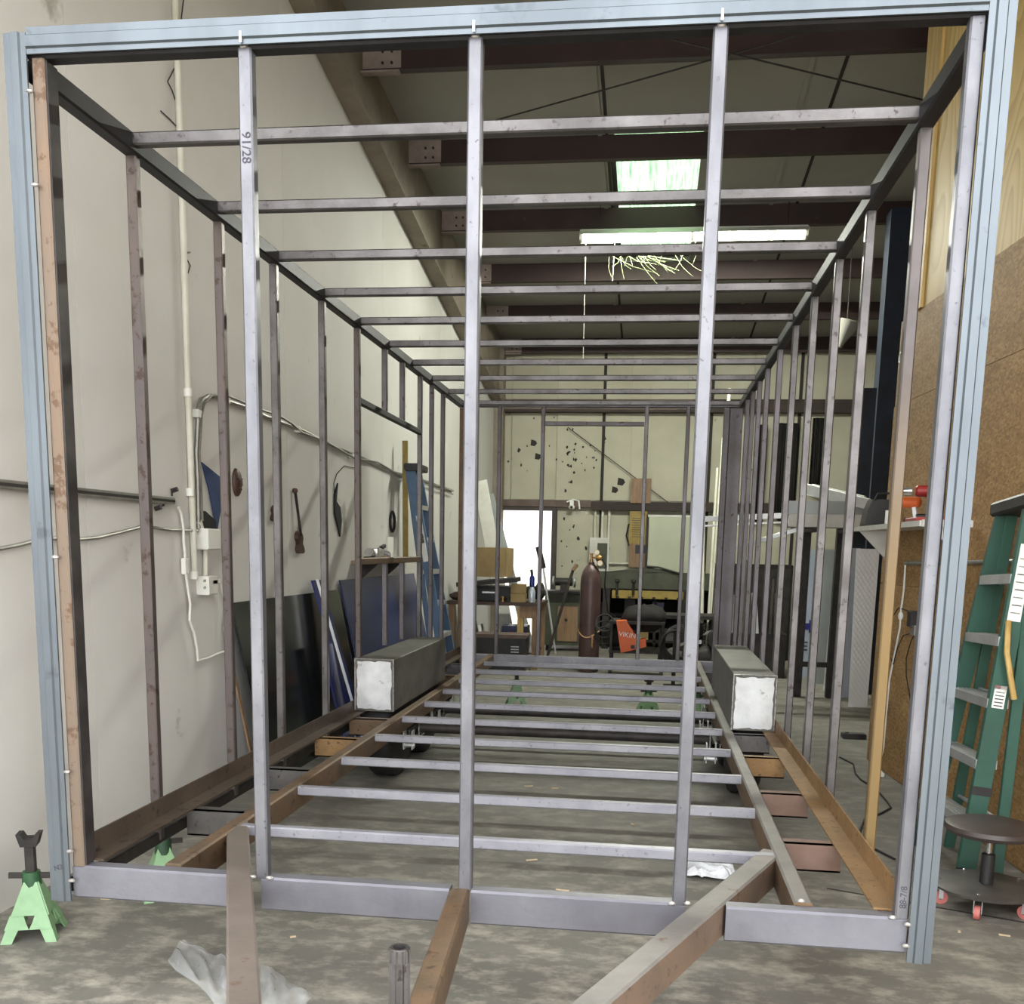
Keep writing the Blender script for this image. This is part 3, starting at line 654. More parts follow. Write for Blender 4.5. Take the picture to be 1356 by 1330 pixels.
p = at(272, 714, X=x); MB().box(p-V((.02, .075, .055)), p+V((.05, .075, .055)), .006).build('box', 'white_plastic', jb)
MB().cyl(at(263, 690, X=x), at(266, 702, X=x), .018).cyl(at(272, 727, X=x), at(272, 763, X=x), .014).build('conduit', 'pvc', jb)
p = at(271, 775, X=x); MB().box(p-V((.02, .055, .05)), p+V((.05, .055, .05)), .006).build('socket', 'white_plastic', jb)
p = at(283, 771, X=x+.03); MB().box(p-V((.015, .05, .012)), p+V((.02, .04, .014)), .004).build('plug', 'white_plastic', jb)
p = at(271, 775, X=x+.052)
for dz in (-.02, .015): MB().box(p+V((0, -.012, dz)), p+V((.002, -.006, dz+.014))).box(p+V((0, .006, dz)), p+V((.002, .012, dz+.014))).build('slot', 'seam_dark', jb)
ec = thing('extension_cord', (x, 2.5, 1.2), 'white extension cord looping below the socket on the left wall', 'cord')
MB().tube(wpts([(285, 771), (291, 772), (296, 788), (301, 803), (299, 822), (297, 832), (300, 850), (303, 861), (290, 865), (275, 872), (262, 875), (261, 860), (257, 838), (251, 822), (252, 800), (248, 775), (245, 750), (245, 735), (243, 715), (243, 700), (240, 680), (236, 672)], x+.01), .0065, 7).build('cord_run', 'white_plastic', ec)
p = at(245, 750, X=x+.012); MB().box(p-V((.012, .018, .04)), p+V((.012, .018, .04)), .004).build('switch_block', 'white_plastic', ec)
# pennant
pn = thing('pennant', (x, 2.65, 1.4), 'dark blue triangular cloth hanging behind the conduit on the left wall', 'pennant')
MB().prism([at(266, 612, X=XL+.004), at(297, 637, X=XL+.004), at(285, 715, X=XL+.004), at(283, 688, X=XL+.004), at(276, 650, X=XL+.004)], (.006, 0, 0)).build('cloth', 'blue_cloth', pn, smooth=False)
MB().prism([at(259, 690, X=XL+.004), at(262, 676, X=XL+.004), at(270, 677, X=XL+.004), at(284, 690, X=XL+.004), at(285, 712, X=XL+.004), at(262, 704, X=XL+.004)], (.010, 0, 0)).build('dark_trim', 'black_cloth', pn, smooth=False)
# mask
c = at(312, 639, X=XL)
mk = thing('wall_mask', c, 'small round carved brown mask on the left wall', 'mask')
MB().ball(c+V((.006, 0, 0)), .075, 9, (.35, .72, 1.1)).build('face', 'wood_dark', mk)
for dy in (-.025, .022): MB().ball(c+V((.028, dy, .02)), .011, 5, (.4, 1.2, .5)).build('eye_slot', 'seam_dark', mk)
MB().bar(c+V((.034, 0, .012)), c+V((.036, 0, -.02)), .012, .012).build('nose', 'wood_dark', mk)
MB().bar(c+V((.027, -.02, -.038)), c+V((.027, .02, -.038)), .006, .008).build('mouth_slot', 'seam_dark', mk)
# hanging fiddles
def fiddle(top, bot, label, wdt=.06):
    t = thing('hanging_fiddle', bot, label, 'instrument', 'small dark fiddles on the wall')
    d = (top-bot); L = d.length; b = MB(); k = L*.36
    prof = [(0, .55), (.06, .9), (.16, 1), (.3, .86), (.42, .55), (.52, .62), (.66, .86), (.82, .8), (.95, .45), (1, .2)]
    lft = [bot+d.normalized()*k*u+V((0, -wdt/2*q, 0)) for u, q in prof]; rgt = [bot+d.normalized()*k*u+V((0, wdt/2*q, 0)) for u, q in reversed(prof)]
    b.prism(lft+rgt, (.028, 0, 0)); b.build('body', 'wood_dark', t)
    MB().bar(bot+d.normalized()*k*.8+V((.03, 0, 0)), top+V((.015, 0, 0)), .014, .012, w2=.018).build('neck', 'dark_iron', t)
    MB().ball(top+V((.015, 0, 0)), .02, 5).bar(top+V((.015, -.028, -.01)), top+V((.015, .028, .01)), .008, .008).build('scroll', 'wood_dark', t)
fiddle(at(363, 632, X=XL+.003), at(361, 690, X=XL+.003), 'small dark fiddle hanging on the left wall, higher of two', .10)
fiddle(at(388, 650, X=XL+.003), at(395, 733, X=XL+.003), 'dark fiddle with long thin neck on the left wall, lower of two', .12)
# strung bow: dark crescent and its thin hoop
c = at(447, 650, X=XL+.004); bw = thing('hanging_bow', c, 'black crescent shaped bow hanging on the left wall', 'bow')
pts = wpts([(446, 640), (442, 655), (442, 680), (449, 711), (451, 690), (449, 672), (444, 664)], XL+.004); MB().prism(pts, (.012, 0, 0)).build('crescent', 'black_cloth', bw)
MB().tube(wpts([(443, 660), (442, 640), (446, 628), (456, 617), (470, 620), (474, 640)], XL+.008), .0035, 5).build('cord', 'dark_iron', bw)
# leaning sheets along the left wall
def lean(name, y0, y1, h, xb, m, label, cat, grp=None, th=.012, xt=None, sk=0):
    xt = XL+.02 if xt is None else xt
    return tag(MB().add([(xb, y0, 0), (xb-th, y0, 0), (xb-th, y1, 0), (xb, y1, 0), (xt+th, y0+sk, h), (xt, y0+sk, h), (xt, y1+sk, h), (xt+th, y1+sk, h)],
        [(0, 3, 2, 1), (4, 5, 6, 7), (0, 1, 5, 4), (1, 2, 6, 5), (2, 3, 7, 6), (3, 0, 4, 7)]).build(name, m, smooth=False), label, cat, grp)
lean('dark_sheet', 2.83, 4.85, 1.06, -1.66, 'black_gloss', 'glossy black sheet leaning on the left wall', 'sheet', 'sheets leaning on the left wall')
lean('blue_sheet', 4.9, 7.4, 1.13, -1.63, 'navy_sheet', 'wide navy blue sheet leaning on the left wall behind the window opening', 'sheet', 'sheets leaning on the left wall')
lean('blue_sheet', 4.15, 4.35, 1.15, -1.50, 'blue_sheet', 'narrow bright blue sheet with pale edge leaning beside the glossy black sheet', 'sheet', 'sheets leaning on the left wall', xt=XL+.05)
lean('blue_sheet', 3.9, 4.12, .72, -1.52, 'blue_sheet', 'low blue sheet offcut standing before the glossy black sheet', 'sheet', 'sheets leaning on the left wall', xt=-1.70)
tag(MB().bar((-1.47, 4.14, .02), (XL+.10, 4.14, 1.16), .006, .02).build('edge_trim', 'alu_bright'), 'thin white edge trim leaning at the bright blue sheet', 'trim strip')
tag(MB().bar((-1.72, 2.79, 0), (-1.86, 2.74, .82), .01, .03).build('wood_lath', 'wood_mid'), 'thin wooden lath leaning on the left wall before the glossy black sheet', 'lath')
# wall shelf with tools, seen through the window opening
sh = thing('wall_shelf', (XL, 5.9, 1.22), 'small wooden wall shelf behind the window opening of the frame', 'shelf')
MB().box((XL, 5.3, 1.25), (XL+.2, 6.5, 1.275)).build('board', 'wood_mid', sh)
for y in (5.5, 6.3): MB().prism([(XL, y, 1.25), (XL+.17, y, 1.25), (XL, y, 1.10)], (0, .012, 0)).build('bracket', 'dark_iron', sh)
p = V((XL+.1, 5.55, 1.277)); vs = thing('bench_vise', p, 'chrome bench vise on the wall shelf', 'vise')
MB().box(p-V((.05, .06, 0)), p+V((.05, .06, .03)), .006).build('foot', 'wood_dark', vs)
MB().cyl(p+V((0, -.09, .065)), p+V((0, .09, .065)), .036, n=14).build('barrel', 'chrome', vs)
MB().box(p+V((-.04, .03, .03)), p+V((.04, .10, .10)), .006).build('jaw', 'chrome', vs)
p = V((XL+.1, 5.9, 1.277)); hd = thing('caulk_gun', p, 'silver cylinder shaped tool lying on the wall shelf', 'tool')
MB().cyl(p+V((0, -.12, .06)), p+V((.0, .12, .04)), .045, n=16).build('barrel', 'chrome', hd)
MB().bar(p+V((0, -.05, .1)), p+V((0, .07, .12)), .03, .03).build('handle', 'black_plastic', hd)
p = V((XL+.08, 6.25, 1.277)); cn = thing('paper_card', p, 'white card standing upright on the wall shelf', 'card')
MB().box(p+V((0, -.12, 0)), p+V((.006, .1, .2))).build('sheet', 'label_white', cn)
tag(MB().tube([V((XL+.012, 6.6+math.cos(t)*.08, 1.62+math.sin(t)*.09)) for t in [2*math.pi*i/20 for i in range(20)]], .012, 6, closed=True).build('wire_coil', 'black_rubber'), 'black wire coil hung on the left wall above the shelf', 'coil')

# ------------------------------------------------------------------ step ladders
def ladder(P0f, P1f, P0t, P1t, rf, rt, m, steps, loc, label, rw=.078, cap='black_plastic'):
    """P0/P1: far and near rail of the front section, f foot, t top; rf/rt shift of the rear section"""
    t = thing('step_ladder', loc, label, 'ladder')
    for a, b in ((P0f, P0t), (P1f, P1t)):
        MB().bar(a, b, rw, .012, (0, 1, 0)).bar(V(a)+V((rw*.46, .012, 0)), V(b)+V((rw*.46, .012, 0)), .006, .03, (0, 1, 0)).bar(V(a)+V((-rw*.46, .012, 0)), V(b)+V((-rw*.46, .012, 0)), .006, .03, (0, 1, 0)).build('rail', m, t)
        MB().bar(V(a)+V((0, -.008, .0)), V(a).lerp(V(b), .035)+V((0, -.008, 0)), rw*1.1, .03, (0, 1, 0)).build('foot', 'black_rubber', t)
        MB().bar(V(a)+V(rf), V(b)+V(rt), rw*.6, .025, (0, 1, 0)).build('rear_rail', m, t)
    for k in range(steps):
        u = (k+1)/(steps+1)*.985
        a = V(P0f).lerp(V(P0t), u); b = V(P1f).lerp(V(P1t), u)
        s = MB().bar(a, b, .085, .006, (0, 0, 1), bev=0)
        d = V((-.042, 0, -.018)); s.bar(a+d, b+d, .005, .04, (0, 0, 1), bev=0); d = V((.042, 0, -.018)); s.bar(a+d, b+d, .005, .04, (0, 0, 1), bev=0)
        for q in range(5):
            d = V((-.034+q*.017, 0, .004)); s.bar(a+d, b+d, .005, .003, (0, 0, 1), bev=0)
        s.build('step', 'aluminium', t)
        a2 = a+V(rf).lerp(V(rt), u); b2 = b+V(rf).lerp(V(rt), u)
        if k % 2 == 0: MB().cyl(a2, b2, .010, n=8).build('rear_brace', 'aluminium', t)
    a, b = V(P0t), V(P1t); e = (b-a).normalized()*.05
    MB().bar(a-e+V((.02, 0, .02)), b+e+V((.02, 0, .02)), .15, .065, bev=.012).build('cap', cap, t)
    return t
gl = ladder((1.855, 2.32, .0), (1.90, 1.78, .0), (2.075, 2.24, 1.60), (2.075, 1.90, 1.62), (.13, 0, 0), (.025, 0, 0), 'green_fibre', 5, (2.0, 2.05, 0), 'green fibreglass step ladder leaning closed against the OSB wall')
a, b = V((1.90, 1.78, 0)), V((2.075, 1.90, 1.62))
def on_rail(u, dx=0): return a.lerp(b, u)+V((dx, -.0085, 0))
def rlabel(u0, u1, m, name='label_sticker', w=.05, par=gl):
    p, q = on_rail(u0), on_rail(u1); return MB().bar(p, q, w, .002, (0, 1, 0), bev=0).build(name, m, par)
l1 = rlabel(.47, .53, 'label_white'); rlabel(.52, .53, 'ink_red')
for k in range(5): rlabel(.475+k*.009, .478+k*.009, 'ink', 'label_text', .036)
rlabel(.70, .90, 'label_white', w=.055)
for k in range(8): rlabel(.72+k*.02, .723+k*.02, 'ink', 'label_text', .04)
rlabel(.235, .258, 'black_plastic', 'rail_clip', .084)
MB().tube([on_rail(.70, -.02), on_rail(.62, -.02)+V((.0, -.05, 0)), on_rail(.50, -.02)+V((.06, -.06, 0))], .012, 8).build('spreader_bar', 'wood_pale', gl)
MB().box((2.05, 1.846, 1.622), (2.15, 1.849, 1.660)).build('cap_label', 'label_white', gl)
for k in range(3): MB().box((2.06, 1.844, 1.629+k*.010), (2.14, 1.846, 1.633+k*.010)).build('label_text', 'ink', gl)
# blue one, far left
bl = ladder((-1.34, 7.05, .0), (-1.34, 6.6, .0), (-1.74, 6.96, 2.10), (-1.74, 6.70, 2.10), (-.12, .02, 0), (-.03, .01, 0), 'blue_fibre', 6, (-1.5, 6.8, 0), 'blue fibreglass step ladder leaning closed against the left wall', .08)
a, b = V((-1.34, 6.6, 0)), V((-1.74, 6.70, 2.10))
rlabel(.60, .80, 'label_white', par=bl); rlabel(.68, .72, 'ink', 'label_text', .03, bl)
tag(MB().bar((-1.80, 6.75, 1.28), (-1.80, 6.72, 2.36), .05, .022, (0, 1, 0)).build('spirit_level', 'yellow_paint'), 'long yellow spirit level standing on the shelf behind the blue ladder', 'level')

# ------------------------------------------------------------------ stool
sc_ = V((1.875, 1.44, 0)); so = thing('rolling_stool', sc_, 'round black padded mechanic stool on red casters by the ladder', 'stool')
MB().lathe(sc_, [(.02, .30), (.13, .302), (.165, .312), (.176, .328), (.172, .345), (.15, .352), (0, .356)], 36).build('seat', 'seat_vinyl', so)
MB().lathe(sc_, [(.036, .085), (.036, .10), (.026, .105), (.026, .225), (.022, .228)], 20).build('column_sleeve', 'black_plastic', so)
MB().cyl(sc_+V((0, 0, .225)), sc_+V((0, 0, .30)), .011).build('piston', 'chrome', so)
MB().lathe(sc_, [(0, .082), (.175, .080), (.20, .084), (.203, .094), (.19, .100), (.03, .104), (0, .104)], 40).build('tray', 'stool_base', so)
for k in range(5):
    t = .5+2*math.pi*k/5; c = sc_+V((math.cos(t)*.165, math.sin(t)*.165, .028)); tx = V((-math.sin(t), math.cos(t), 0))
    w_ = MB().cyl(c-tx*.011, c+tx*.011, .028, n=18).build('caster', 'caster_red', so)
    MB().cyl(c-tx*.0115, c+tx*.0115, .010, n=10).build('hub', 'chrome', w_)
    MB().bar(c+tx*.015+V((0, 0, -.004)), c+tx*.015+V((0, 0, .056)), .018, .003, tx).bar(c-tx*.015+V((0, 0, -.004)), c-tx*.015+V((0, 0, .056)), .018, .003, tx).build('fork', 'aluminium', w_)
    MB().ball(sc_+V((math.cos(t)*.175, math.sin(t)*.175, .103)), .008, 5, (1, 1, .5)).build('bolt', 'chrome', so)

# ------------------------------------------------------------------ shelf on the right partition
sh = thing('bracket_shelf', (2.0, 3.6, 1.5), 'white bracket shelf fixed on the OSB wall, carrying power tools', 'shelf')
zs = 1.555
MB().add([(1.87, 2.92, zs), (xw(2.92), 2.92, zs), (xw(4.44), 4.44, zs), (1.83, 4.44, zs), (1.87, 2.92, zs+.03), (xw(2.92), 2.92, zs+.03), (xw(4.44), 4.44, zs+.03), (1.83, 4.44, zs+.03)],
         [(0, 3, 2, 1), (4, 5, 6, 7), (0, 1, 5, 4), (1, 2, 6, 5), (2, 3, 7, 6), (3, 0, 4, 7)]).build('board', 'white_paint', sh, smooth=False)
MB().box((1.88, 2.905, zs-.002), (xw(2.92), 2.92, zs+.034)).build('end_strip', 'white_paint', sh)
for y in (2.95, 4.3):
    MB().prism([(xw(y)-.002, y, zs), (xw(y)-.20, y, zs), (xw(y)-.002, y, zs-.20)], (0, .014, 0)).build('bracket', 'white_paint', sh)
MB().cyl((xw(2.9)-.03, 2.903, zs+.016), (xw(2.9)-.03, 2.899, zs+.016), .008, n=8).build('screw_hole', 'seam_dark', sh)
zt = zs+.031
def P(px, y): q = at(px, 690, Y=y); return V((q.x, y, zt))
c = V((1.95, 4.30, zt)); sw = thing('tool_case', c, 'black sloped tool case with handle on the shelf beyond the red drill', 'tool case')
MB().prism([c+V((-.10, -.09, 0)), c+V((.12, -.09, 0)), c+V((.12, -.09, .17)), c+V((-.06, -.09, .17)), c+V((-.085, -.09, .10))], (0, .16, 0)).build('case', 'black_plastic', sw)
MB().tube([c+V((-.05, -.09, .16)), c+V((-.03, -.09, .205)), c+V((.06, -.09, .21)), c+V((.08, -.09, .165))], .008, 6).build('handle', 'black_plastic', sw)
MB().box(c+V((-.12, -.12, 0)), c+V((.05, -.09, .015))).build('base', 'dark_iron', sw)
def drill(c, yaw, body, grip, label, name='cordless_drill', s=1):
    t = thing(name, c, label, 'drill', 'power tools on the right shelf'); R = Matrix.Rotation(yaw, 3, 'Z'); p = lambda x, y, z: c+R @ (V((x, y, z))*s)
    MB().lathe(p(-.09, 0, .155), [(.02, 0), (.03, .01), (.033, .06), (.033, .12), (.024, .13)], 16, R @ V((1, 0, 0))).build('motor_housing', body, t)
    MB().lathe(p(.04, 0, .155), [(.024, 0), (.022, .03), (.016, .05), (.008, .055)], 14, R @ V((1, 0, 0))).build('chuck', 'chrome', t)
    MB().bar(p(-.045, 0, .14), p(-.065, 0, .04), .036*s, .03*s, R @ V((1, 0, 0))).build('grip', grip, t)
    MB().bar(p(-.11, 0, .022), p(.01, 0, .022), .06*s, .044*s, bev=.008).build('battery', 'black_plastic', t)
    MB().bar(p(-.035, 0, .125), p(-.045, 0, .095), .012*s, .012*s).build('trigger', body, t)
    return t
drill(V((1.97, 3.62, zt)), 2.6, 'orange_paint', 'alu_bright', 'orange and silver cordless drill on the shelf', s=.8)
drill(V((1.985, 3.42, zt)), 3.0, 'red_plastic', 'red_plastic', 'red cordless drill with black battery on the shelf', s=1.15)
c = V((1.98, 3.18, zt)); rc = thing('red_case', c, 'flat red tool tray at the edge of the shelf', 'tray')
MB().box(c+V((-.09, -.10, 0)), c+V((.09, .14, .022)), .004).build('tray', 'red_plastic', rc)
c = V((1.93, 3.95, zt)); st_ = thing('paint_stirrer', c, 'upright white paper tube standing on the shelf', 'tube'); MB().cyl(c, c+V((0, 0, .09)), .012, n=12).build('tube', 'label_white', st_); MB().cyl(c+V((0, 0, .09)), c+V((0, 0, .10)), .010, n=12).build('cap', 'ink', st_)
c = V((xw(3.0)-.05, 2.98, zt)); st_ = thing('steel_socket', c, 'small steel socket at the near end of the shelf', 'socket'); MB().lathe(c, [(.014, 0), (.016, .02), (.016, .035), (.010, .035), (.010, .02)], 12).build('body', 'conduit_metal', st_)
# conduit, outlet and cords on the partition
def wp(px, py, off=-.015):
    lo, hi = 1.0, 4.44
    for _ in range(30):
        m_ = (lo+hi)/2; q = at(px, py, Y=m_)
        if q.x-xw(m_) > off: hi = m_      # beyond the wall
        else: lo = m_
    return at(px, py, Y=(lo+hi)/2)
tag(MB().cyl(wp(1199, 746), wp(1345, 744), .013, n=10).build('wall_conduit', 'conduit_metal'), 'grey conduit running level below the shelf on the OSB wall', 'conduit')
wc = thing('drop_cord', wp(1198, 750), 'white cord dropping from the conduit down the OSB wall to the floor', 'cord')
MB().tube([wp(1199, 747), wp(1197, 780), wp(1193, 810), wp(1192, 830), wp(1186, 860), wp(1178, 900), wp(1173, 950), wp(1170, 990), wp(1163, 1020)], .006, 6).build('cord_run', 'white_plastic', wc)
q = wp(1193, 816); MB().ball(q, .018, 6, (1, 1, 1.6)).build('inline_switch', 'white_plastic', wc)
ob = thing('black_outlet', wp(1208, 822), 'black power adapter plugged into the OSB wall', 'adapter')
q = wp(1208, 820); MB().box(q-V((.02, .04, .05)), q+V((.02, .04, .05)), .006).build('block', 'black_plastic', ob)
q = wp(1210, 835); MB().box(q-V((.01, .045, .03)), q+V((.015, .045, .03)), .004).build('outlet_plate', 'conduit_metal', ob)
for i, L in enumerate([[(1208, 838), (1196, 842), (1188, 860), (1183, 880), (1178, 868), (1170, 850), (1168, 830)], [(1212, 838), (1206, 850), (1200, 872), (1200, 895), (1206, 930), (1212, 960)], [(1205, 810), (1190, 805), (1180, 820), (1176, 850), (1180, 868)]]):
    tag(MB().tube([wp(*c) for c in L], .0035, 6).build('thin_cord', 'black_rubber'), ['thin black cord looping left and crossing the white drop cord', 'thin black cord hanging straight down furthest from the frame post', 'thin black cord arching above and left of the adapter'][i], 'cord', 'thin black cords on the OSB wall')
# floor cables and small trolley foot on the right
def fl(L, z=.006): return [at(a, b, Z=z) for a, b in L]
tag(MB().tube(fl([(1112, 1003), (1130, 1012), (1133, 1025), (1140, 1033), (1160, 1045), (1175, 1062), (1180, 1070), (1165, 1078), (1145, 1085), (1139, 1100), (1142, 1116), (1165, 1128), (1185, 1138)]), .0055, 6).build('floor_cable', 'black_rubber'), 'black cable snaking over the floor outside the right side of the frame', 'cable')
q = at(1163, 1028, Z=0); pk = thing('cord_plug', q, 'white plug lying on the floor at the foot of the OSB wall', 'plug')
MB().box(q+V((-.03, -.03, 0)), q+V((.03, .03, .03)), .006).build('body', 'white_plastic', pk); MB().bar(q+V((0, .03, .015)), q+V((.0, .055, .015)), .004, .008).build('prong', 'brass', pk)
q = at(1130, 978, Z=0); pk = thing('power_strip', q, 'small black power block on the floor beyond the right studs', 'power strip')
MB().box(q+V((-.09, -.04, 0)), q+V((.09, .04, .04)), .008).build('body', 'black_plastic', pk); MB().cyl(q+V((-.05, 0, .04)), q+V((-.05, 0, .046)), .016, n=12).build('socket', 'dark_iron', pk)

# ------------------------------------------------------------------ sheets and rack beyond the partition
def sheet(name, y, px0, px1, pt, m, label, dy=.14, th=.01, tilt=0):
    """a sheet standing on the floor, leaning back by dy at its top"""
    a = at(px0[0], pt, Y=y+dy); b = at(px1[0], pt, Y=y+dy); h = (a.z+b.z)/2
    xa, xb = at(px0[1], 900, Y=y).x, at(px1[1], 900, Y=y).x
    t = MB().add([(xa, y, 0), (xb, y, 0), (xb, y+th, 0), (xa, y+th, 0), (a.x, y+dy, h), (b.x, y+dy, h), (b.x, y+dy+th, h), (a.x, y+dy+th, h)],
        [(0, 3, 2, 1), (4, 5, 6, 7), (0, 1, 5, 4), (1, 2, 6, 5), (2, 3, 7, 6), (3, 0, 4, 7)]).build(name, m, smooth=False)
    return tag(t, label, 'sheet', 'sheets standing beyond the OSB wall'), (xa, xb, a.x, b.x, h)
Yb = 9.2; s1, (xa, xb, xta, xtb, h) = sheet('film_sheet', Yb, (1056, 1047), (1090, 1080), 728, 'pale_blue_film', 'pale blue film covered sheet marked with a dark blue arrow')
def onS(u, v): # point on the sheet front
    return V((xa+(xb-xa)*u+(xta-xa)*v, Yb+.14*v-.006, h*v))
MB().prism([onS(.1, .375), onS(.62, .375), onS(.62, .345), onS(.98, .40), onS(.62, .455), onS(.62, .425), onS(.1, .425)], (0, .003, 0)).build('printed_arrow', 'mark_blue', s1)
for k in range(3): MB().prism([onS(.4, .21+k*.03), onS(.6, .21+k*.03), onS(.6, .222+k*.03), onS(.4, .222+k*.03)], (0, .003, 0)).build('printed_line', 'ink', s1)
MB().prism([onS(.05+.06*math.cos(t), .04+.015*math.sin(t)) for t in [2*math.pi*i/10 for i in range(10)]], (0, .003, 0)).build('printed_dot', 'ink', s1)
sheet('grey_sheet', 8.6, (1090, 1073), (1112, 1096), 728, 'grey_panel', 'plain grey sheet standing beside the arrow marked sheet')
sheet('diamond_strip', 8.1, (1108, 1091), (1117, 1101), 724, 'diamond_plate', 'narrow strip of bright diamond plate standing between the grey sheets', .12)
sheet('white_sheet', 7.6, (1117, 1100), (1140, 1128), 726, 'pale_blue_film', 'pale grey white sheet standing left of the wide diamond plate', .12)
sheet('diamond_sheet', 6.95, (1134, 1126), (1165, 1151), 727, 'diamond_plate', 'wide bright aluminium diamond plate standing nearest the OSB wall', .12)
rk = thing('material_rack', (1.9, 7.4, 0), 'dark steel cantilever rack holding long aluminium stock', 'rack')
for x in (1.98, 2.30): MB().box((x-.04, 7.5, 0), (x+.04, 7.58, 1.66), .005).build('upright', 'dark_iron', rk)
for x in (1.98, 2.30): MB().box((x-.03, 7.0, 1.60), (x+.03, 7.56, 1.64), .005).build('arm', 'dark_iron', rk)
MB().box((1.98, 7.52, .3), (2.3, 7.56, .35)).build('tie_bar', 'dark_iron', rk)
def stock(a, b, w, h, m, lab, name='aluminium_bar'):
    return tag(MB().bar(a, b, w, h, bev=.002).build(name, m), lab, 'bar', 'aluminium stock on the rack')
stock(at(925, 688, Y=7.15), at(1062, 682, Y=7.15), .04, .05, 'alu_bright', 'long bright aluminium bar, upper one at the frame rear right')
stock(at(925, 697, Y=7.10), at(1062, 691, Y=7.10), .03, .018, 'alu_bright', 'thin bright aluminium angle just under the upper bar')
stock(at(950, 733, Y=7.4), at(1064, 699, Y=7.2), .035, .04, 'aluminium', 'grey aluminium bar sloping down to the left below the level bars')
def slab(px0, py0, px1, py1, px2, py2, px3, py3, y0, y1, th, m, lab, name='trim_board'):
    A, B = at(px0, py0, Y=y0), at(px1, py1, Y=y1); C_, D = at(px2, py2, Y=y1), at(px3, py3, Y=y0)
    return tag(MB().prism([A, B, C_, D], (0, .03, -.02)).build(name, m, smooth=False), lab, 'board', 'white boards on the rack')
tag(MB().box((1.74, 7.02, 1.645), (2.45, 7.45, 1.76), .004).build('panel_stack', 'white_paint'), 'white flat board stack lowest on the rack', 'board', 'white boards on the rack')
tag(MB().box((1.72, 7.05, 1.762), (2.40, 7.48, 1.88), .004).build('panel_box', 'grey_panel'), 'grey white carton on top of the board stack', 'carton', 'white boards on the rack')
tag(MB().bar(at(1068, 648, Y=7.3), at(1150, 668, Y=6.95), .05, .10).build('angle_strip', 'alu_bright'), 'white metal angle lying aslant on top of the rack', 'board', 'white boards on the rack')
tag(MB().bar(at(1076, 644, Y=7.35), at(1145, 660, Y=7.05), .05, .04).build('angle_strip', 'white_paint'), 'narrow white strip lying above the aslant angle', 'board', 'white boards on the rack')
# hanging dark cloths on the far wall, right
for (a, b, t0, b0, lab) in ((1003, 1017, 562, 690, 'narrow black cloth hanging on the back wall, leftmost of three'), (1030, 1058, 560, 690, 'wide black cloth hanging on the back wall, middle of three'), (1078, 1098, 553, 655, 'black cloth strip hanging on the back wall, nearest the navy column')):
    A = at(a, t0, Y=12.8); B = at(b, t0+4, Y=12.8); n = 10; m_ = MB(); top = []; bot = []
    fr = []; bk = []
    for k in range(n+1):
        u = k/n; x = A.x+(B.x-A.x)*u; y = 12.84+.03*math.sin(k*2.1); fr.append((x, y))
    zt2, zb2 = A.z, at(a, b0, Y=12.8).z
    for k in range(n):
        (x0, y0), (x1, y1) = fr[k], fr[k+1]
        m_.add([(x0, y0, zb2+.04*math.sin(k)), (x1, y1, zb2+.04*math.sin(k+1)), (x1, y1, zt2), (x0, y0, zt2)], [(0, 1, 2, 3)])
    o = m_.build('hanging_cloth', 'black_cloth'); s_ = o.modifiers.new('cloth', 'SOLIDIFY'); s_.thickness = .008
    tag(o, lab, 'cloth', 'black cloths on the back wall')
# pale tubes standing behind the frame rear right
for k, (px0, py0, px1, r, lab) in enumerate(((966, 515, 948, .022, 'tallest pale tube standing behind the right rear corner of the frame'), (950, 620, 940, .018, 'shorter pale tube standing left of the tallest one'), (957, 580, 943, .012, 'thin pale rod standing between the two pale tubes'), (932, 672, 930, .02, 'short pale tube, leftmost behind the right rear corner'))):
    A = at(px0, py0, Y=10.2); B = at(px1, 790, Y=10.0); B = B+(B-A)*((B.z)/(A.z-B.z)); 
    tag(MB().cyl(A, B, r, n=10).build('stock_tube', 'pvc'), lab, 'tube', 'pale tubes standing at the back')
# dusty lamp shade hanging right
q = at(1117, 440, Y=9.0); ls = thing('dusty_shade', q, 'dusty pale cone shade hanging under the roof at right', 'lamp shade')
MB().lathe(q, [(.03, -.16), (.05, -.10), (.10, .0), (.15, .10), (.145, .105), (.09, .0), (.04, -.10)], 18, (.25, 0, 1)).build('shade', 'ceiling_facing', ls)
MB().cyl(q+V((.03, 0, .1)), V((q.x+.03, q.y, zroof(q.y)-.0)), .006, n=6).build('hanger', 'dark_iron', ls)

# ------------------------------------------------------------------ roof lights
def tube_light(x0, x1, y, z, label, drop=None):
    t = thing('ceiling_light', ((x0+x1)/2, y, z), label, 'light', 'fluorescent shop lights')
    MB().box((x0, y-.06, z+.02), (x1, y+.06, z+.07), .01).build('housing', 'white_paint', t)
    for sg in (-1, 1): MB().prism([(x0, y+sg*.06, z+.05), (x0, y+sg*.16, z-.006), (x0, y+sg*.163, z-.002), (x0, y+sg*.06, z+.056)], (x1-x0, 0, 0)).build('reflector', 'white_paint', t)
    for e in (x0, x1-.03, (x0+x1)/2-.015): MB().box((e, y-.06, z-.03), (e+.03, y+.06, z+.03), .004).build('lamp_holder', 'white_plastic', t)
    xm = (x0+x1)/2
    for a, b in ((x0+.03, xm-.02), (xm+.02, x1-.03)):
        for dy in (-.035, .035): MB().cyl((a, y+dy, z-.005), (b, y+dy, z-.005), .019, n=10).build('tube', 'tube_glow', t, 'lit fluorescent tube')
    for xx in (x0+.2, x1-.2): MB().cyl((xx, y, z+.07), (xx, y, zroof(y)-.0 if drop is None else z+.07+drop), .004, n=5).build('hanger', 'dark_iron', t)
    return t
tube_light(-.36, 1.92, 8.36, 4.56, 'lit twin fluorescent shop light hanging under the skylight')
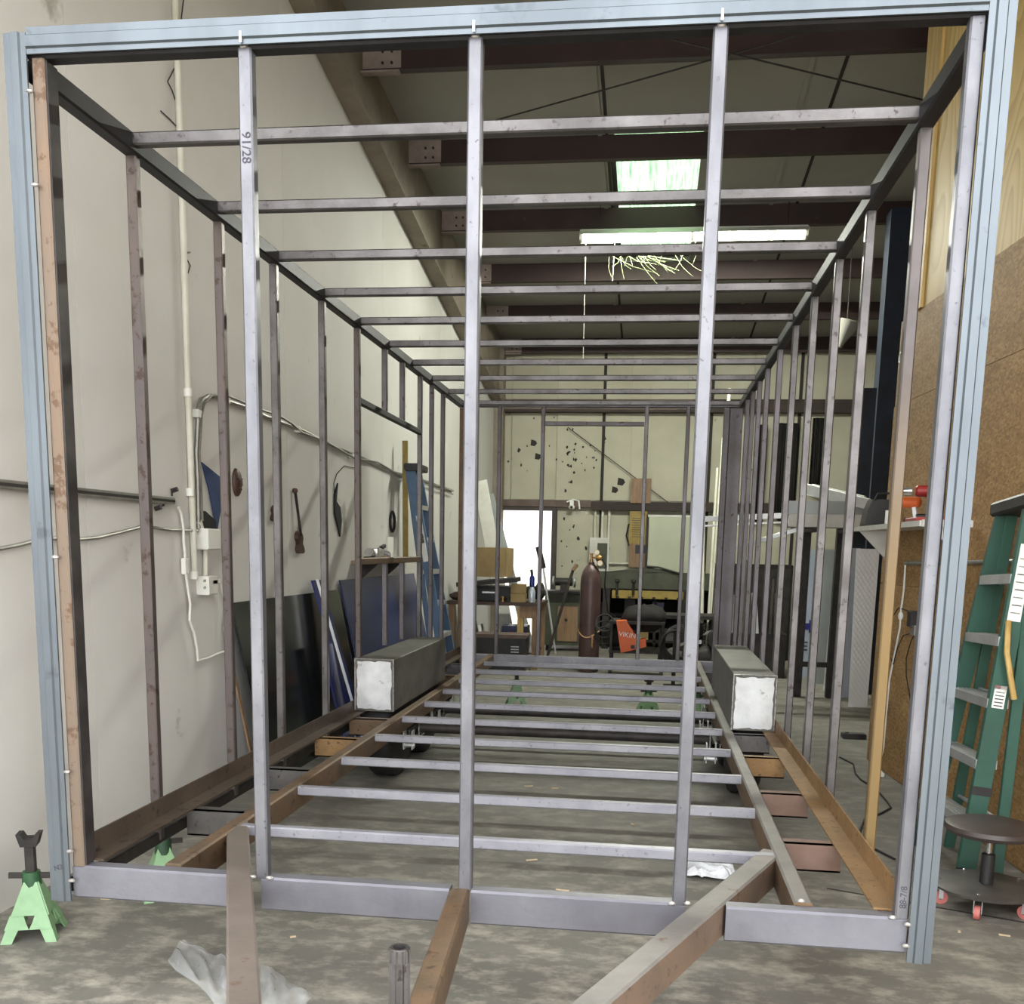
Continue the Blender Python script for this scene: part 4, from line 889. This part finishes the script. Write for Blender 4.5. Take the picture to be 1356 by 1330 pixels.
# cobwebs and threads under the skylight
cw = MB(); r = random.Random(8)
for k in range(15):
    px = r.uniform(800, 905); py = r.uniform(333, 342); y = 8.36+r.uniform(-.1, .4); a = at(px, py, Y=y)
    b = at(px+r.gauss(15, 25), py+r.uniform(8, 38), Y=y); m_ = a.lerp(b, .5)+V((r.gauss(0, .02), 0, -.02)); cw.tube([a, m_, b], .0028, 4)
for k in range(8):
    a = at(840+r.uniform(0, 30), 338, Y=8.5); b = at(880+r.uniform(0, 20), 345+r.uniform(0, 18), Y=8.6); cw.tube([a, b], .004, 4)
for dx in (.1, .45, .8): cw.tube([(dx, 8.36, 4.60), (dx+.03, 8.45, 4.40), (dx, 8.5, 4.32)], .003, 4)
tag(cw.build('cobweb', 'web'), 'tangle of greenish cobwebs hanging below the shop light', 'cobweb')['kind'] = 'stuff'
for px, a, b, lab in ((775, 345, 478, 'long white string hanging below the shop light, left'), (814, 335, 372, 'short pale thread hanging below the shop light')):
    p0 = at(px, a, Y=8.40); tag(MB().cyl((p0.x, 8.40, 4.60), at(px-3, b, Y=8.40), .0035, n=5).build('hanging_string', 'string'), lab, 'string', 'strings hanging from the roof')

# ------------------------------------------------------------------ back wall fittings
YW = YB-.002
ep = thing('electrical_panel', (-.27, YW, 1.05), 'grey white electrical panel on the back wall behind the gas cylinder', 'electrical panel')
MB().box((-.42, YB-.13, 1.03), (-.12, YB-.004, 1.58), .008).build('cabinet', 'white_paint', ep)
MB().box((-.30, YB-.142, 1.12), (-.15, YB-.13, 1.50)).build('door', 'olive_metal', ep)
for x in (-.35, -.24, -.14): MB().cyl((x, YB-.05, 1.58), (x, YB-.05, 1.99), .022, n=10).build('conduit', 'pvc', ep)
MB().tube([(-.12, YB-.05, 1.2), (.1, YB-.04, 1.2), (.4, YB-.04, 1.22)], .015, 8).build('conduit', 'pvc', ep)
bd = thing('notice_board', (.33, YW, 1.2), 'tall wooden board hung on the back wall with a yellow printed notice', 'board')
MB().box((.17, YB-.15, 2.10), (.47, YB-.125, 2.46), .003).build('wood_panel', 'wood_mid', bd)
MB().box((.17, YB-.16, 1.50), (.43, YB-.13, 1.98), .003).build('yellow_notice', 'yellow_paint', bd)
for k in range(9): MB().box((.21, YB-.163, 1.60+k*.034), (.36 if k % 3 else .39, YB-.16, 1.608+k*.034)).build('printed_line', 'ink', bd)
MB().box((.18, YB-.16, 1.15), (.42, YB-.13, 1.5), .003).build('lower_panel', 'wood_mid', bd)
MB().box((.27, YB-.17, 1.36), (.42, YB-.16, 1.48)).build('dark_patch', 'ink', bd)
hp = thing('white_door_panel', (.8, YB-.2, 0), 'large cream panel leaning on the back wall right of the notice board', 'panel')
MB().box((.46, YB-.22, .35), (1.22, YB-.18, 1.90), .004).build('sheet', 'off_white_sheet', hp)
MB().box((.44, YB-.225, 1.90), (1.24, YB-.17, 1.93), .003).build('top_edge', 'white_paint', hp)
MB().box((.42, YB-.22, .35), (.455, YB-.18, 1.93), .003).build('side_edge', 'dark_iron', hp)
q = at(757, 672, Y=YB-.14); fl_ = thing('security_lamp', q, 'small white round lamp under the girt beside the back door', 'lamp')
MB().box(q+V((-.03, .0, .02)), q+V((.03, .04, .10)), .004).build('mount', 'white_plastic', fl_)
MB().ball(q, .05, 8, (1, .8, .7)).build('lamp_head', 'white_plastic', fl_); MB().cyl(q+V((0, -.035, 0)), q+V((0, -.045, 0)), .02, n=12).build('lens', 'dark_iron', fl_)
tag(MB().tube([(q.x+.12, YB-.13, 2.0), (q.x+.1, YB-.1, 2.12), (q.x+.02, YB-.12, 2.14), (q.x-.08, YB-.13, 2.1)], .014, 8).build('girt_cable', 'white_plastic'), 'white cable end lying along the girt by the round lamp', 'cable')

# ------------------------------------------------------------------ workbench corner, back left
wbn = thing('work_table', (-1.3, 9.4, 0), 'cluttered wooden work table in front of the back door', 'table')
MB().box((-1.84, 8.95, .74), (-.74, 9.85, .78), .004).build('table_top', 'wood_dark', wbn)
for x, y, m_ in ((-.97, 9.0, 'wood_pale'), (-.80, 9.0, 'wood_mid'), (-1.78, 9.0, 'wood_mid'), (-1.78, 9.8, 'wood_mid'), (-.80, 9.8, 'wood_mid')):
    MB().box((x-.035, y-.035, 0), (x+.035, y+.035, .74), .004).build('leg', m_, wbn)
MB().box((-1.78, 9.0, .18), (-.8, 9.8, .20)).build('lower_shelf', 'wood_dark', wbn)
MB().box((-.98, 8.96, .60), (-.78, 8.98, .74)).build('apron_board', 'wood_mid', wbn)
def carton(c, sx, sy, sz, m, name, label, rz=0, grp='clutter on the work table', cat='box'):
    c = V(c); t = thing(name, c, label, cat, grp); R = Matrix.Rotation(rz, 3, 'Z')
    a = c+R @ V((0, -sy/2, sz/2)); b = c+R @ V((0, sy/2, sz/2))
    MB().bar(a, b, sx, sz, bev=.004).build('body', m, t)
    a = c+R @ V((-sx/2, 0, sz+.003)); b = c+R @ V((sx/2, 0, sz+.003)); MB().bar(a, b, .05, .004, bev=0).build('tape', 'wood_pale' if m == 'cardboard' else m, t)
    return t
carton((-1.33, 9.35, 1.06), .36, .3, .34, 'cardboard', 'cardboard_box', 'brown cardboard box with worn printing, on the black tool chest', -.15)
b_ = thing('tool_chest', (-1.42, 9.4, .782), 'low black tool chest under the brown cardboard box', 'tool chest', 'clutter on the work table')
MB().box((-1.70, 9.15, .782), (-1.05, 9.65, .95), .01).build('body', 'black_plastic', b_); MB().bar((-1.72, 9.12, .97), (-1.02, 9.14, 1.04), .5, .05).build('lid', 'dark_iron', b_)
MB().box((-1.45, 9.14, .87), (-1.3, 9.15, .89)).build('latch', 'chrome', b_)
for k, (px, py, lab) in enumerate(((684, 798, 'small tan carton, lower of two stacked on the table edge'), (684, 785, 'small tan carton, upper of two stacked on the table edge'))):
    q = at(px, py, Y=9.1); carton((q.x+.03, 9.06, .782+k*.105), .17, .18, .10, 'cardboard', 'small_carton', lab, .05*k)
q = at(704, 795, Y=9.05); sp_ = thing('spray_bottle', (q.x, 9.05, .782), 'blue spray bottle standing on the work table by the door', 'bottle', 'clutter on the work table')
MB().lathe((q.x, 9.05, .782), [(.04, 0), (.042, .02), (.042, .12), (.03, .16), (.015, .18)], 16).build('bottle', 'pale_blue_film', sp_)
MB().lathe((q.x, 9.05, .96), [(.02, 0), (.03, .01), (.03, .10), (.018, .13)], 14).build('cap', 'blue_sheet', sp_); MB().bar((q.x, 9.05, 1.09), (q.x-.01, 9.05, 1.16), .03, .03).build('nozzle', 'black_plastic', sp_)
def bundle(c, r, lab, m='black_cloth', sq=(1.2, 1, .7), name='cloth_bundle', grp='clutter on the work table', seed=1, cat='bag'):
    t = MB(); c = V(c); rr = random.Random(seed); n = 8; rings = []
    for k in range(1, n):
        th = math.pi*k/n; rings.append([c+V((math.cos(a)*math.sin(th)*r*sq[0], math.sin(a)*math.sin(th)*r*sq[1], (1-math.cos(th))*r*sq[2]))*(1)+V((rr.gauss(0, r*.06), rr.gauss(0, r*.06), rr.gauss(0, r*.04)*(k > 1))) for a in [2*math.pi*i/16 for i in range(16)]])
    t.ring(rings); return tag(t.build(name, m, ang=70), lab, cat, grp)
bundle((-.90, 9.62, .782), .12, 'black cloth bag heaped on the work table left of the cartons', seed=2)
bundle((-.80, 9.42, .782), .085, 'dark grey bag standing at the right end of the work table', 'black_cloth', (.8, 1, 1.3), seed=3)
bundle((-1.70, 9.05, .782), .10, 'coil of dark hose and rags on the left end of the table', 'wood_dark', (1.3, .8, .5), seed=4)
for k, (px0, px1, lab) in enumerate(((636, 655, 'pale grey board leaning upright in the back left corner, left of two'), (648, 672, 'grey board leaning in the back left corner, right of two'))):
    A = at(px0, 637+k*18, Y=10.1+k*.35); B = at(px1, 745, Y=10.0+k*.35); B = B+(B-A)*(B.z/(A.z-B.z))
    tag(MB().bar(B, A, .17-.06*k, .02, (0, 1, 0)).build('leaning_board', 'white_paint' if k == 0 else 'grey_panel'), lab, 'board', 'boards leaning in the back corner')
# under the table
st_ = thing('black_heater', (-1.1, 8.7, 0), 'squat black heater with rusty red top in front of the work table', 'heater')
MB().box((-1.42, 8.55, .03), (-.86, 8.88, .40), .01).build('body', 'black_plastic', st_)
MB().box((-1.45, 8.53, .40), (-.84, 8.90, .44), .008).build('top', 'girt_brown', st_)
for z in (.24, .27, .30): MB().box((-1.02, 8.545, z), (-.93, 8.55, z+.012)).build('vent', 'aluminium', st_)
for x in (-1.38, -.90): MB().box((x-.02, 8.6, 0), (x+.02, 8.84, .03)).build('foot', 'dark_iron', st_)
for k in range(4):
    x = -1.62+k*.075; tag(MB().bar((x, 9.0, .21), (x-.05, 9.0, .60-.03*k), .02, .28, (0, 1, 0)).build('binder', ['alu_bright', 'olive_metal', 'dark_iron', 'label_white'][k]), ['white', 'olive', 'black', 'cream'][k]+' flat folder leaning on the lower table shelf', 'folder', 'folders on the lower shelf')
carton((-1.05, 9.2, .202), .30, .3, .30, 'navy_sheet', 'blue_crate', 'dark blue crate on the lower shelf of the work table')
# broom and tool at the door
br = thing('push_broom', (-.86, 10.9, 0), 'upturned broom leaning beside the back door', 'broom')
MB().cyl((-.72, 10.9, 0), (-.95, 11.15, 1.20), .014, n=10).build('handle', 'aluminium', br)
MB().bar((-.94, 11.14, 1.14), (-1.02, 11.18, 1.42), .08, .05).build('brush_head', 'dark_iron', br)
pb = thing('pry_bar', (-.65, 10.6, 0), 'long black pole leaning between the broom and the gas cylinder', 'pole')
MB().cyl((-.80, 10.6, 0), (-.52, 10.9, 1.12), .02, n=8).build('shaft', 'dark_iron', pb); MB().bar((-.52, 10.9, 1.12), (-.47, 10.92, 1.20), .10, .03).build('head', 'wood_mid', pb)
gc = thing('grey_cabinet', (-.65, 11.4, 0), 'low grey steel cabinet with a tan door left of the gas cylinder', 'cabinet')
MB().box((-.92, 11.3, .08), (-.32, 11.8, .80), .008).build('body', 'olive_metal', gc)
MB().box((-.74, 11.285, .14), (-.46, 11.3, .62), .004).build('door', 'wood_mid', gc); MB().ball((-.62, 11.275, .44), .02, 5).build('knob', 'seam_dark', gc)
MB().box((-.95, 11.2, .80), (-.30, 11.82, .83), .004).build('top', 'dark_iron', gc)
for x in (-.88, -.36): MB().box((x-.02, 11.34, 0), (x+.02, 11.38, .08)).build('foot', 'dark_iron', gc)
gb = thing('bench_grinder', (-.68, 11.5, .83), 'dark bench grinder on the grey cabinet', 'grinder')
MB().cyl((-.80, 11.5, .95), (-.56, 11.5, .95), .055).build('motor', 'dark_iron', gb); MB().box((-.73, 11.45, .83), (-.63, 11.55, .92)).build('foot', 'dark_iron', gb)
for x in (-.83, -.53): MB().cyl((x-.012, 11.5, .95), (x+.012, 11.5, .95), .075, n=20).build('grinding_wheel', 'grey_panel', gb)

# ------------------------------------------------------------------ gas cylinder
c = V((-.17, 9.0, 0)); gy = thing('gas_cylinder', c, 'tall brown gas cylinder standing behind the frame rear with a regulator', 'gas cylinder')
MB().lathe(c, [(.10, .0), (.115, .01), (.12, .04), (.12, 1.02), (.115, 1.09), (.095, 1.16), (.06, 1.215), (.035, 1.235), (.035, 1.26), (0, 1.26)], 32).build('body', 'cyl_brown', gy)
MB().lathe(c+V((0, 0, 1.26)), [(.022, 0), (.022, .03), (.014, .035), (.014, .08), (.02, .085), (.02, .10)], 14).build('valve', 'brass', gy)
rg = MB().lathe(c+V((.05, -.03, 1.31)), [(.015, 0), (.035, .01), (.035, .05), (.02, .07)], 16, (1, -.4, 0)).cyl(c+V((.0, 0, 1.31)), c+V((.06, -.03, 1.31)), .01).build('regulator', 'brass', gy)
for d in ((.06, -.05, 1.37), (.10, -.05, 1.25)):
    g_ = MB().cyl(c+V(d), c+V(d)+V((0, -.02, 0)), .032, n=18).build('gauge', 'brass', gy)
    MB().cyl(c+V(d)+V((0, -.02, 0)), c+V(d)+V((0, -.022, 0)), .026, n=18).build('gauge_face', 'label_white', g_)
MB().tube([c+V((.12, -.03, 1.30)), c+V((.17, -.04, 1.22)), c+V((.16, -.04, 1.0)), c+V((.20, .1, .7)), c+V((.4, .2, .55))], .009, 7).build('hose', 'black_rubber', gy)
MB().tube([c+V((math.cos(a)*.128, math.sin(a)*.128, .46+.035*math.cos(2*a+.4)+.02*math.sin(a))) for a in [2*math.pi*i/28 for i in range(28)]], .008, 6, closed=True).build('rope_tie', 'rope', gy)
MB().tube([c+V((.035, -.132, .44)), c+V((.045, -.14, .40)), c+V((.04, -.138, .33)), c+V((.047, -.136, .29))], [.012, .014, .011, .006], 6).build('rope_tail', 'rope', gy)

# ------------------------------------------------------------------ welder
c = V((.38, 8.7, 0)); wd = thing('welding_cart', c, 'black welding cart in front of the metal brake', 'cart')
for x in (.10, .66):
    for y in (8.5, 9.0): MB().bar((x, y, .04), (x, y, .62), .03, .03).build('leg', 'dark_iron', wd)
MB().box((.08, 8.48, .28), (.68, 9.02, .31)).build('lower_tray', 'dark_iron', wd); MB().box((.08, 8.48, .60), (.68, 9.02, .63)).build('upper_tray', 'dark_iron', wd)
for x in (.10, .66): MB().cyl((x-.02, 8.5, .05), (x+.02, 8.5, .05), .05, n=16).build('wheel', 'black_rubber', wd)
ob = thing('welder_box', (.30, 8.42, .312), 'orange welder carton with white lettering on the cart', 'carton')
qs = [at(816, 823, Y=8.44), at(829, 822, Y=8.44), at(845, 848, Y=8.44), at(855, 847, Y=8.44), at(856, 857, Y=8.44), at(822, 865, Y=8.44)]
MB().prism(qs, (0, .22, 0)).build('shell', 'orange_paint', ob, smooth=False)
q = at(834, 842, Y=8.435); text('VIKING', .075, q, (1, 0, -.12), (.12, 0, 1), 'label_white', 'lettering', ob)
q = at(838, 857, Y=8.436); MB().box(q+V((-.02, 0, -.02)), q+V((.02, .004, .02))).build('mark', 'ink', ob)
bundle((.46, 8.72, .50), .24, 'large black padded welding helmet bag on the cart', 'black_cloth', (1.05, .8, .65), 'helmet_bag', 'gear on the welding cart', 7)
bundle((.12, 8.75, .312), .16, 'small black hose heap at the left of the orange carton', 'black_rubber', (.9, .8, .9), 'hose_heap', 'gear on the welding cart', 9, 'hose')
for k in range(3):
    z = .36+k*.07; tag(MB().tube([V((.02+math.cos(a)*.10, 8.6+math.sin(a)*.05, z+.09*math.sin(a)+.1)) for a in [2*math.pi*i/20 for i in range(20)]], .011, 6, closed=True).build('hose_loop', 'black_rubber'), ['lowest', 'middle', 'topmost'][k]+' black hose loop hung beside the gas cylinder', 'hose', 'black hose loops by the cylinder')
# ------------------------------------------------------------------ sheet metal brake
mb = thing('metal_brake', (.6, 11.9, 0), 'long olive sheet metal brake with a yellow bar along the back wall', 'metal brake')
MB().box((-.28, 11.95, .86), (2.45, 12.02, 1.10), .006).build('apron', 'olive_metal', mb)
MB().prism([(-.05, 11.94, 1.10), (.45, 11.94, 1.17), (.95, 11.94, 1.10)], (0, .08, 0)).build('truss_plate', 'olive_metal', mb)
MB().tube([(.45, 11.93, 1.18), (.62, 11.93, 1.17), (.95, 11.93, 1.08)], .018, 6).build('truss_rod', 'dark_iron', mb)
MB().box((-.02, 11.80, .73), (.98, 11.90, .84), .006).build('yellow_bar', 'yellow_paint', mb)
for k in range(6): MB().ball((.06+k*.17, 11.80, .745), .018, 5, (1.4, .5, .8)).build('bolt', 'dark_iron', mb)
for x in (-.1, 1.0, 2.3): MB().box((x-.05, 11.85, 0), (x+.05, 12.1, .86), .006).build('leg', 'dark_iron', mb)
MB().box((-.1, 11.9, .25), (2.3, 11.98, .31)).build('stretcher', 'dark_iron', mb)
for x in (.05, .28): MB().cyl((x, 11.78, .78), (x, 11.78, .95), .018, n=8).ball((x, 11.78, .97), .035, 6).build('clamp_lever', 'dark_iron', mb)
sv = thing('low_shelving', (.9, 12.45, 0), 'low dark steel shelving with boxes behind the metal brake', 'shelving')
for x in (-.3, .6, 1.5, 2.4): MB().box((x-.02, 12.2, 0), (x+.02, 12.75, .84)).build('upright', 'dark_iron', sv)
for z in (.08, .45, .82): MB().box((-.3, 12.2, z), (2.4, 12.75, z+.03)).build('shelf_board', 'dark_iron', sv)
MB().box((-.3, 12.72, .1), (2.4, 12.75, .84)).build('back_panel', 'black_cloth', sv)
r = random.Random(31)
for k in range(12):
    x = -.18+k*.205; z = .11 if k % 2 else .48; hh = r.uniform(.15, .28); m_ = ['dark_iron', 'olive_metal', 'black_plastic', 'cardboard', 'navy_sheet', 'dull_steel'][k % 6]
    cn_ = ['black', 'olive', 'black plastic', 'brown', 'navy', 'grey'][k % 6]
    b_ = thing('storage_box', (x, 12.4, z), f"{cn_} box on the {'lower' if k % 2 else 'upper'} board of the low shelving, {'left' if k < 6 else 'right'} half", 'box', 'boxes on the low shelving')
    MB().box((x-.08, 12.25, z+.001), (x+.08, 12.55, z+hh), .005).build('body', m_, b_); MB().box((x-.085, 12.245, z+hh), (x+.085, 12.555, z+hh+.015), .003).build('lid', m_, b_)
# lower clutter: pallets of iron behind the frame
mt_ = thing('steel_table', (.95, 9.6, 0), 'dark steel welding table with open legs behind the frame rear', 'table')
MB().box((.62, 9.3, .62), (1.3, 9.9, .66), .004).build('table_top', 'dark_iron', mt_)
for x, y in ((.66, 9.34), (1.26, 9.34), (.66, 9.86), (1.26, 9.86)): MB().box((x-.025, y-.025, 0), (x+.025, y+.025, .62)).build('leg', 'dark_iron', mt_)
MB().bar((.66, 9.34, .2), (1.26, 9.34, .5), .02, .03).build('cross_brace', 'conduit_metal', mt_); MB().box((.66, 9.36, .10), (1.26, 9.84, .14)).build('lower_shelf', 'aluminium', mt_)
ac = thing('air_compressor', (1.12, 8.2, 0), 'dark round air compressor behind the right wheel box', 'air compressor')
MB().lathe((.86, 8.2, .28), [(.02, 0), (.12, .02), (.15, .07), (.15, .45), (.12, .50), (.02, .52)], 24, (1, 0, 0)).build('tank', 'dark_iron', ac)
MB().cyl((1.0, 8.2, .43), (1.0, 8.2, .66), .08, n=14).build('pump', 'dark_iron', ac)
for k in range(5): MB().cyl((1.0, 8.2, .48+k*.035), (1.0, 8.2, .49+k*.035), .10, n=14).build('cooling_fin', 'dark_iron', ac)
MB().cyl((1.22, 8.2, .50), (1.22, 8.02, .50), .10, n=20).build('flywheel', 'dark_iron', ac)
for x in (.92, 1.32): MB().box((x-.015, 8.08, 0), (x+.015, 8.32, .14)).build('foot', 'dark_iron', ac)
for d in ((.96, 8.04, .50), (1.04, 8.04, .47)): MB().cyl(d, V(d)+V((0, -.02, 0)), .022, n=12).build('gauge', 'chrome', ac)
q = at(838, 712, Y=YB-.06); tag(MB().tube([(q.x+.02, YB-.03, 1.86), (q.x-.07, YB-.05, 1.78), (q.x-.10, YB-.05, 1.62), (q.x-.05, YB-.05, 1.48), (q.x+.03, YB-.05, 1.42)], .012, 6).build('hanging_cable', 'dark_iron'), 'grey cable curving down the back wall left of the yellow notice', 'cable')
cc = MB()
for k in range(5): cc.tube([V((.78+.15*math.cos(t)+.01*k, 7.9+.03*k, .42+.17*math.sin(t)+.012*k)) for t in [2*math.pi*i/22 for i in range(22)]], .011, 6, closed=True)
cc.box((.76, 7.92, .0), (.80, 7.96, .62)); cc.box((.68, 7.86, 0), (.88, 8.02, .02))
tag(cc.build('cable_coil', 'black_rubber'), 'thick coil of black welding cable on a stand left of the compressor', 'cable coil')
tc_ = thing('table_spools', (-1.0, 9.2, .782), 'small green and white spools on the work table', 'spool')
for x, m_ in ((-1.12, 'olive_metal'), (-1.05, 'white_plastic'), (-1.18, 'brass')): MB().lathe((x, 9.0, .782), [(.03, 0), (.03, .01), (.015, .012), (.015, .05), (.03, .052), (.03, .062)], 14).build('spool', m_, tc_)
# upright scrap leaning between the studs and the rack, right rear
r = random.Random(12)
for k in range(7):
    x = 1.42+k*.09; h = r.uniform(.9, 1.5); m_ = ['dark_iron', 'dull_steel', 'olive_metal', 'dark_iron', 'aluminium', 'dark_iron', 'dull_steel'][k]
    tag(MB().bar((x, 9.1+r.uniform(-.1, .1), 0), (x+r.uniform(-.08, .08), 9.5, h), r.uniform(.03, .08), .03, (0, 1, 0)).build('scrap_bar', m_),
        ['first dark', 'first grey', 'olive', 'second dark', 'bright aluminium', 'third dark', 'last grey'][k]+' upright offcut in the bin, counted from the air compressor side', 'steel bar', 'steel offcuts standing beyond the right studs')
sb = thing('stock_bin', (1.7, 9.35, 0), 'low dark steel bin holding the upright offcuts', 'bin')
for (a, b) in (((1.33, 9.0, 0), (2.05, 9.03, .5)), ((1.33, 9.67, 0), (2.05, 9.7, .9)), ((1.33, 9.03, 0), (1.36, 9.67, .5)), ((2.02, 9.03, 0), (2.05, 9.67, .5))): MB().box(a, b).build('side', 'dark_iron', sb)
# boxes against back wall right
ck = thing('dark_cabinet', (1.6, 11.2, 0), 'dark cabinet against the far wall behind the rack', 'cabinet')
MB().box((1.35, 11.0, 0), (2.35, 11.5, 1.25), .01).build('body', 'black_cloth', ck); MB().box((1.38, 10.985, .05), (1.84, 11.0, 1.2), .004).build('door', 'dark_iron', ck); MB().box((1.86, 10.985, .05), (2.32, 11.0, 1.2), .004).build('door', 'dark_iron', ck)

# ------------------------------------------------------------------ litter on the floor
def film(name, quad, nx, ny, amp, m, label, cat, seed):
    """crumpled sheet between four floor corners"""
    r = random.Random(seed); A, B, C_, D = [V(q) for q in quad]; P = []
    ph = [(r.uniform(3, 11), r.uniform(3, 11), r.uniform(0, 6)) for _ in range(7)]
    for j in range(ny+1):
        for i in range(nx+1):
            u, v = i/nx, j/ny; p = A.lerp(B, u).lerp(D.lerp(C_, u), v); h = 0
            for fx, fy, f0 in ph: h += abs(math.sin(fx*u+fy*v+f0))**3
            edge = min(1, 6*min(u, 1-u, v, 1-v)+.25)
            wv = V((.03*math.sin(9*v+seed), .03*math.sin(8*u+seed), 0))*(1 if edge < 1 else .4)*amp*12
            P.append(p+wv+V((0, 0, .004+amp*h/3*edge+r.uniform(0, amp*.08))))
    m_ = MB().add(P, [(j*(nx+1)+i, j*(nx+1)+i+1, (j+1)*(nx+1)+i+1, (j+1)*(nx+1)+i) for j in range(ny) for i in range(nx)])
    return tag(m_.build(name, m, ang=60), label, cat)
g = lambda a, b: at(a, b, Z=0)
film('plastic_film', [g(222, 1278), g(238, 1250), g(330, 1285), g(300, 1345)], 40, 16, .026, 'plastic_film', 'crumpled clear plastic film on the floor, left of the slanting drawbar', 'plastic film', 3)
film('plastic_film', [g(290, 1300), g(345, 1280), g(412, 1322), g(350, 1400)], 34, 24, .024, 'plastic_film', 'crumpled clear plastic film on the floor, right of the slanting drawbar', 'plastic film', 5)
film('plastic_bag', [g(908, 1163), g(910, 1143), g(972, 1157), g(962, 1168)], 30, 14, .035, 'white_bag', 'crumpled white plastic bag on the floor inside the frame front right', 'bag', 6)
r = random.Random(21)
chips = ['pale chip on the floor right of the middle front stud, between floor bars', 'pale sliver on the floor left of the right front stud', 'pale chip on the floor right of the middle stud near the front beam', 'tiny pale chip on the floor left, between the second and third floor bars', 'tiny pale chip on the floor midway between left and middle studs', 'pale chip on the floor near the third floor bar, right of centre', 'pale chip on the floor just left of the middle front stud', 'pale chip on the floor before the right end of the front beam', 'pale chip on the floor just behind the left tongue bar', 'pale chip on the floor just behind the front beam, right of centre', 'pale chip on the floor beside the rusty centre drawbar', 'pale chip on the floor under the left end of the front beam', 'pale chip on the floor in front of the rolling stool', 'pale chip on the floor right of the rolling stool casters']
for k, (px, py) in enumerate(((700, 1042), (838, 1093), (704, 1140), (436, 1052), (494, 1055), (735, 1045), (560, 1062), (1095, 1253), (388, 1242), (745, 1180), (600, 1250), (140, 1192), (1270, 1235), (1330, 1240))):
    p = g(px, py); a = r.uniform(0, 3); L = r.uniform(.012, .035)
    tag(MB().bar(p+V((-math.cos(a)*L, -math.sin(a)*L*.5, .003)), p+V((math.cos(a)*L, math.sin(a)*L*.5, .004)), .010, .005).build('wood_chip', 'chip_wood'), chips[k], 'debris', 'debris chips on the floor')
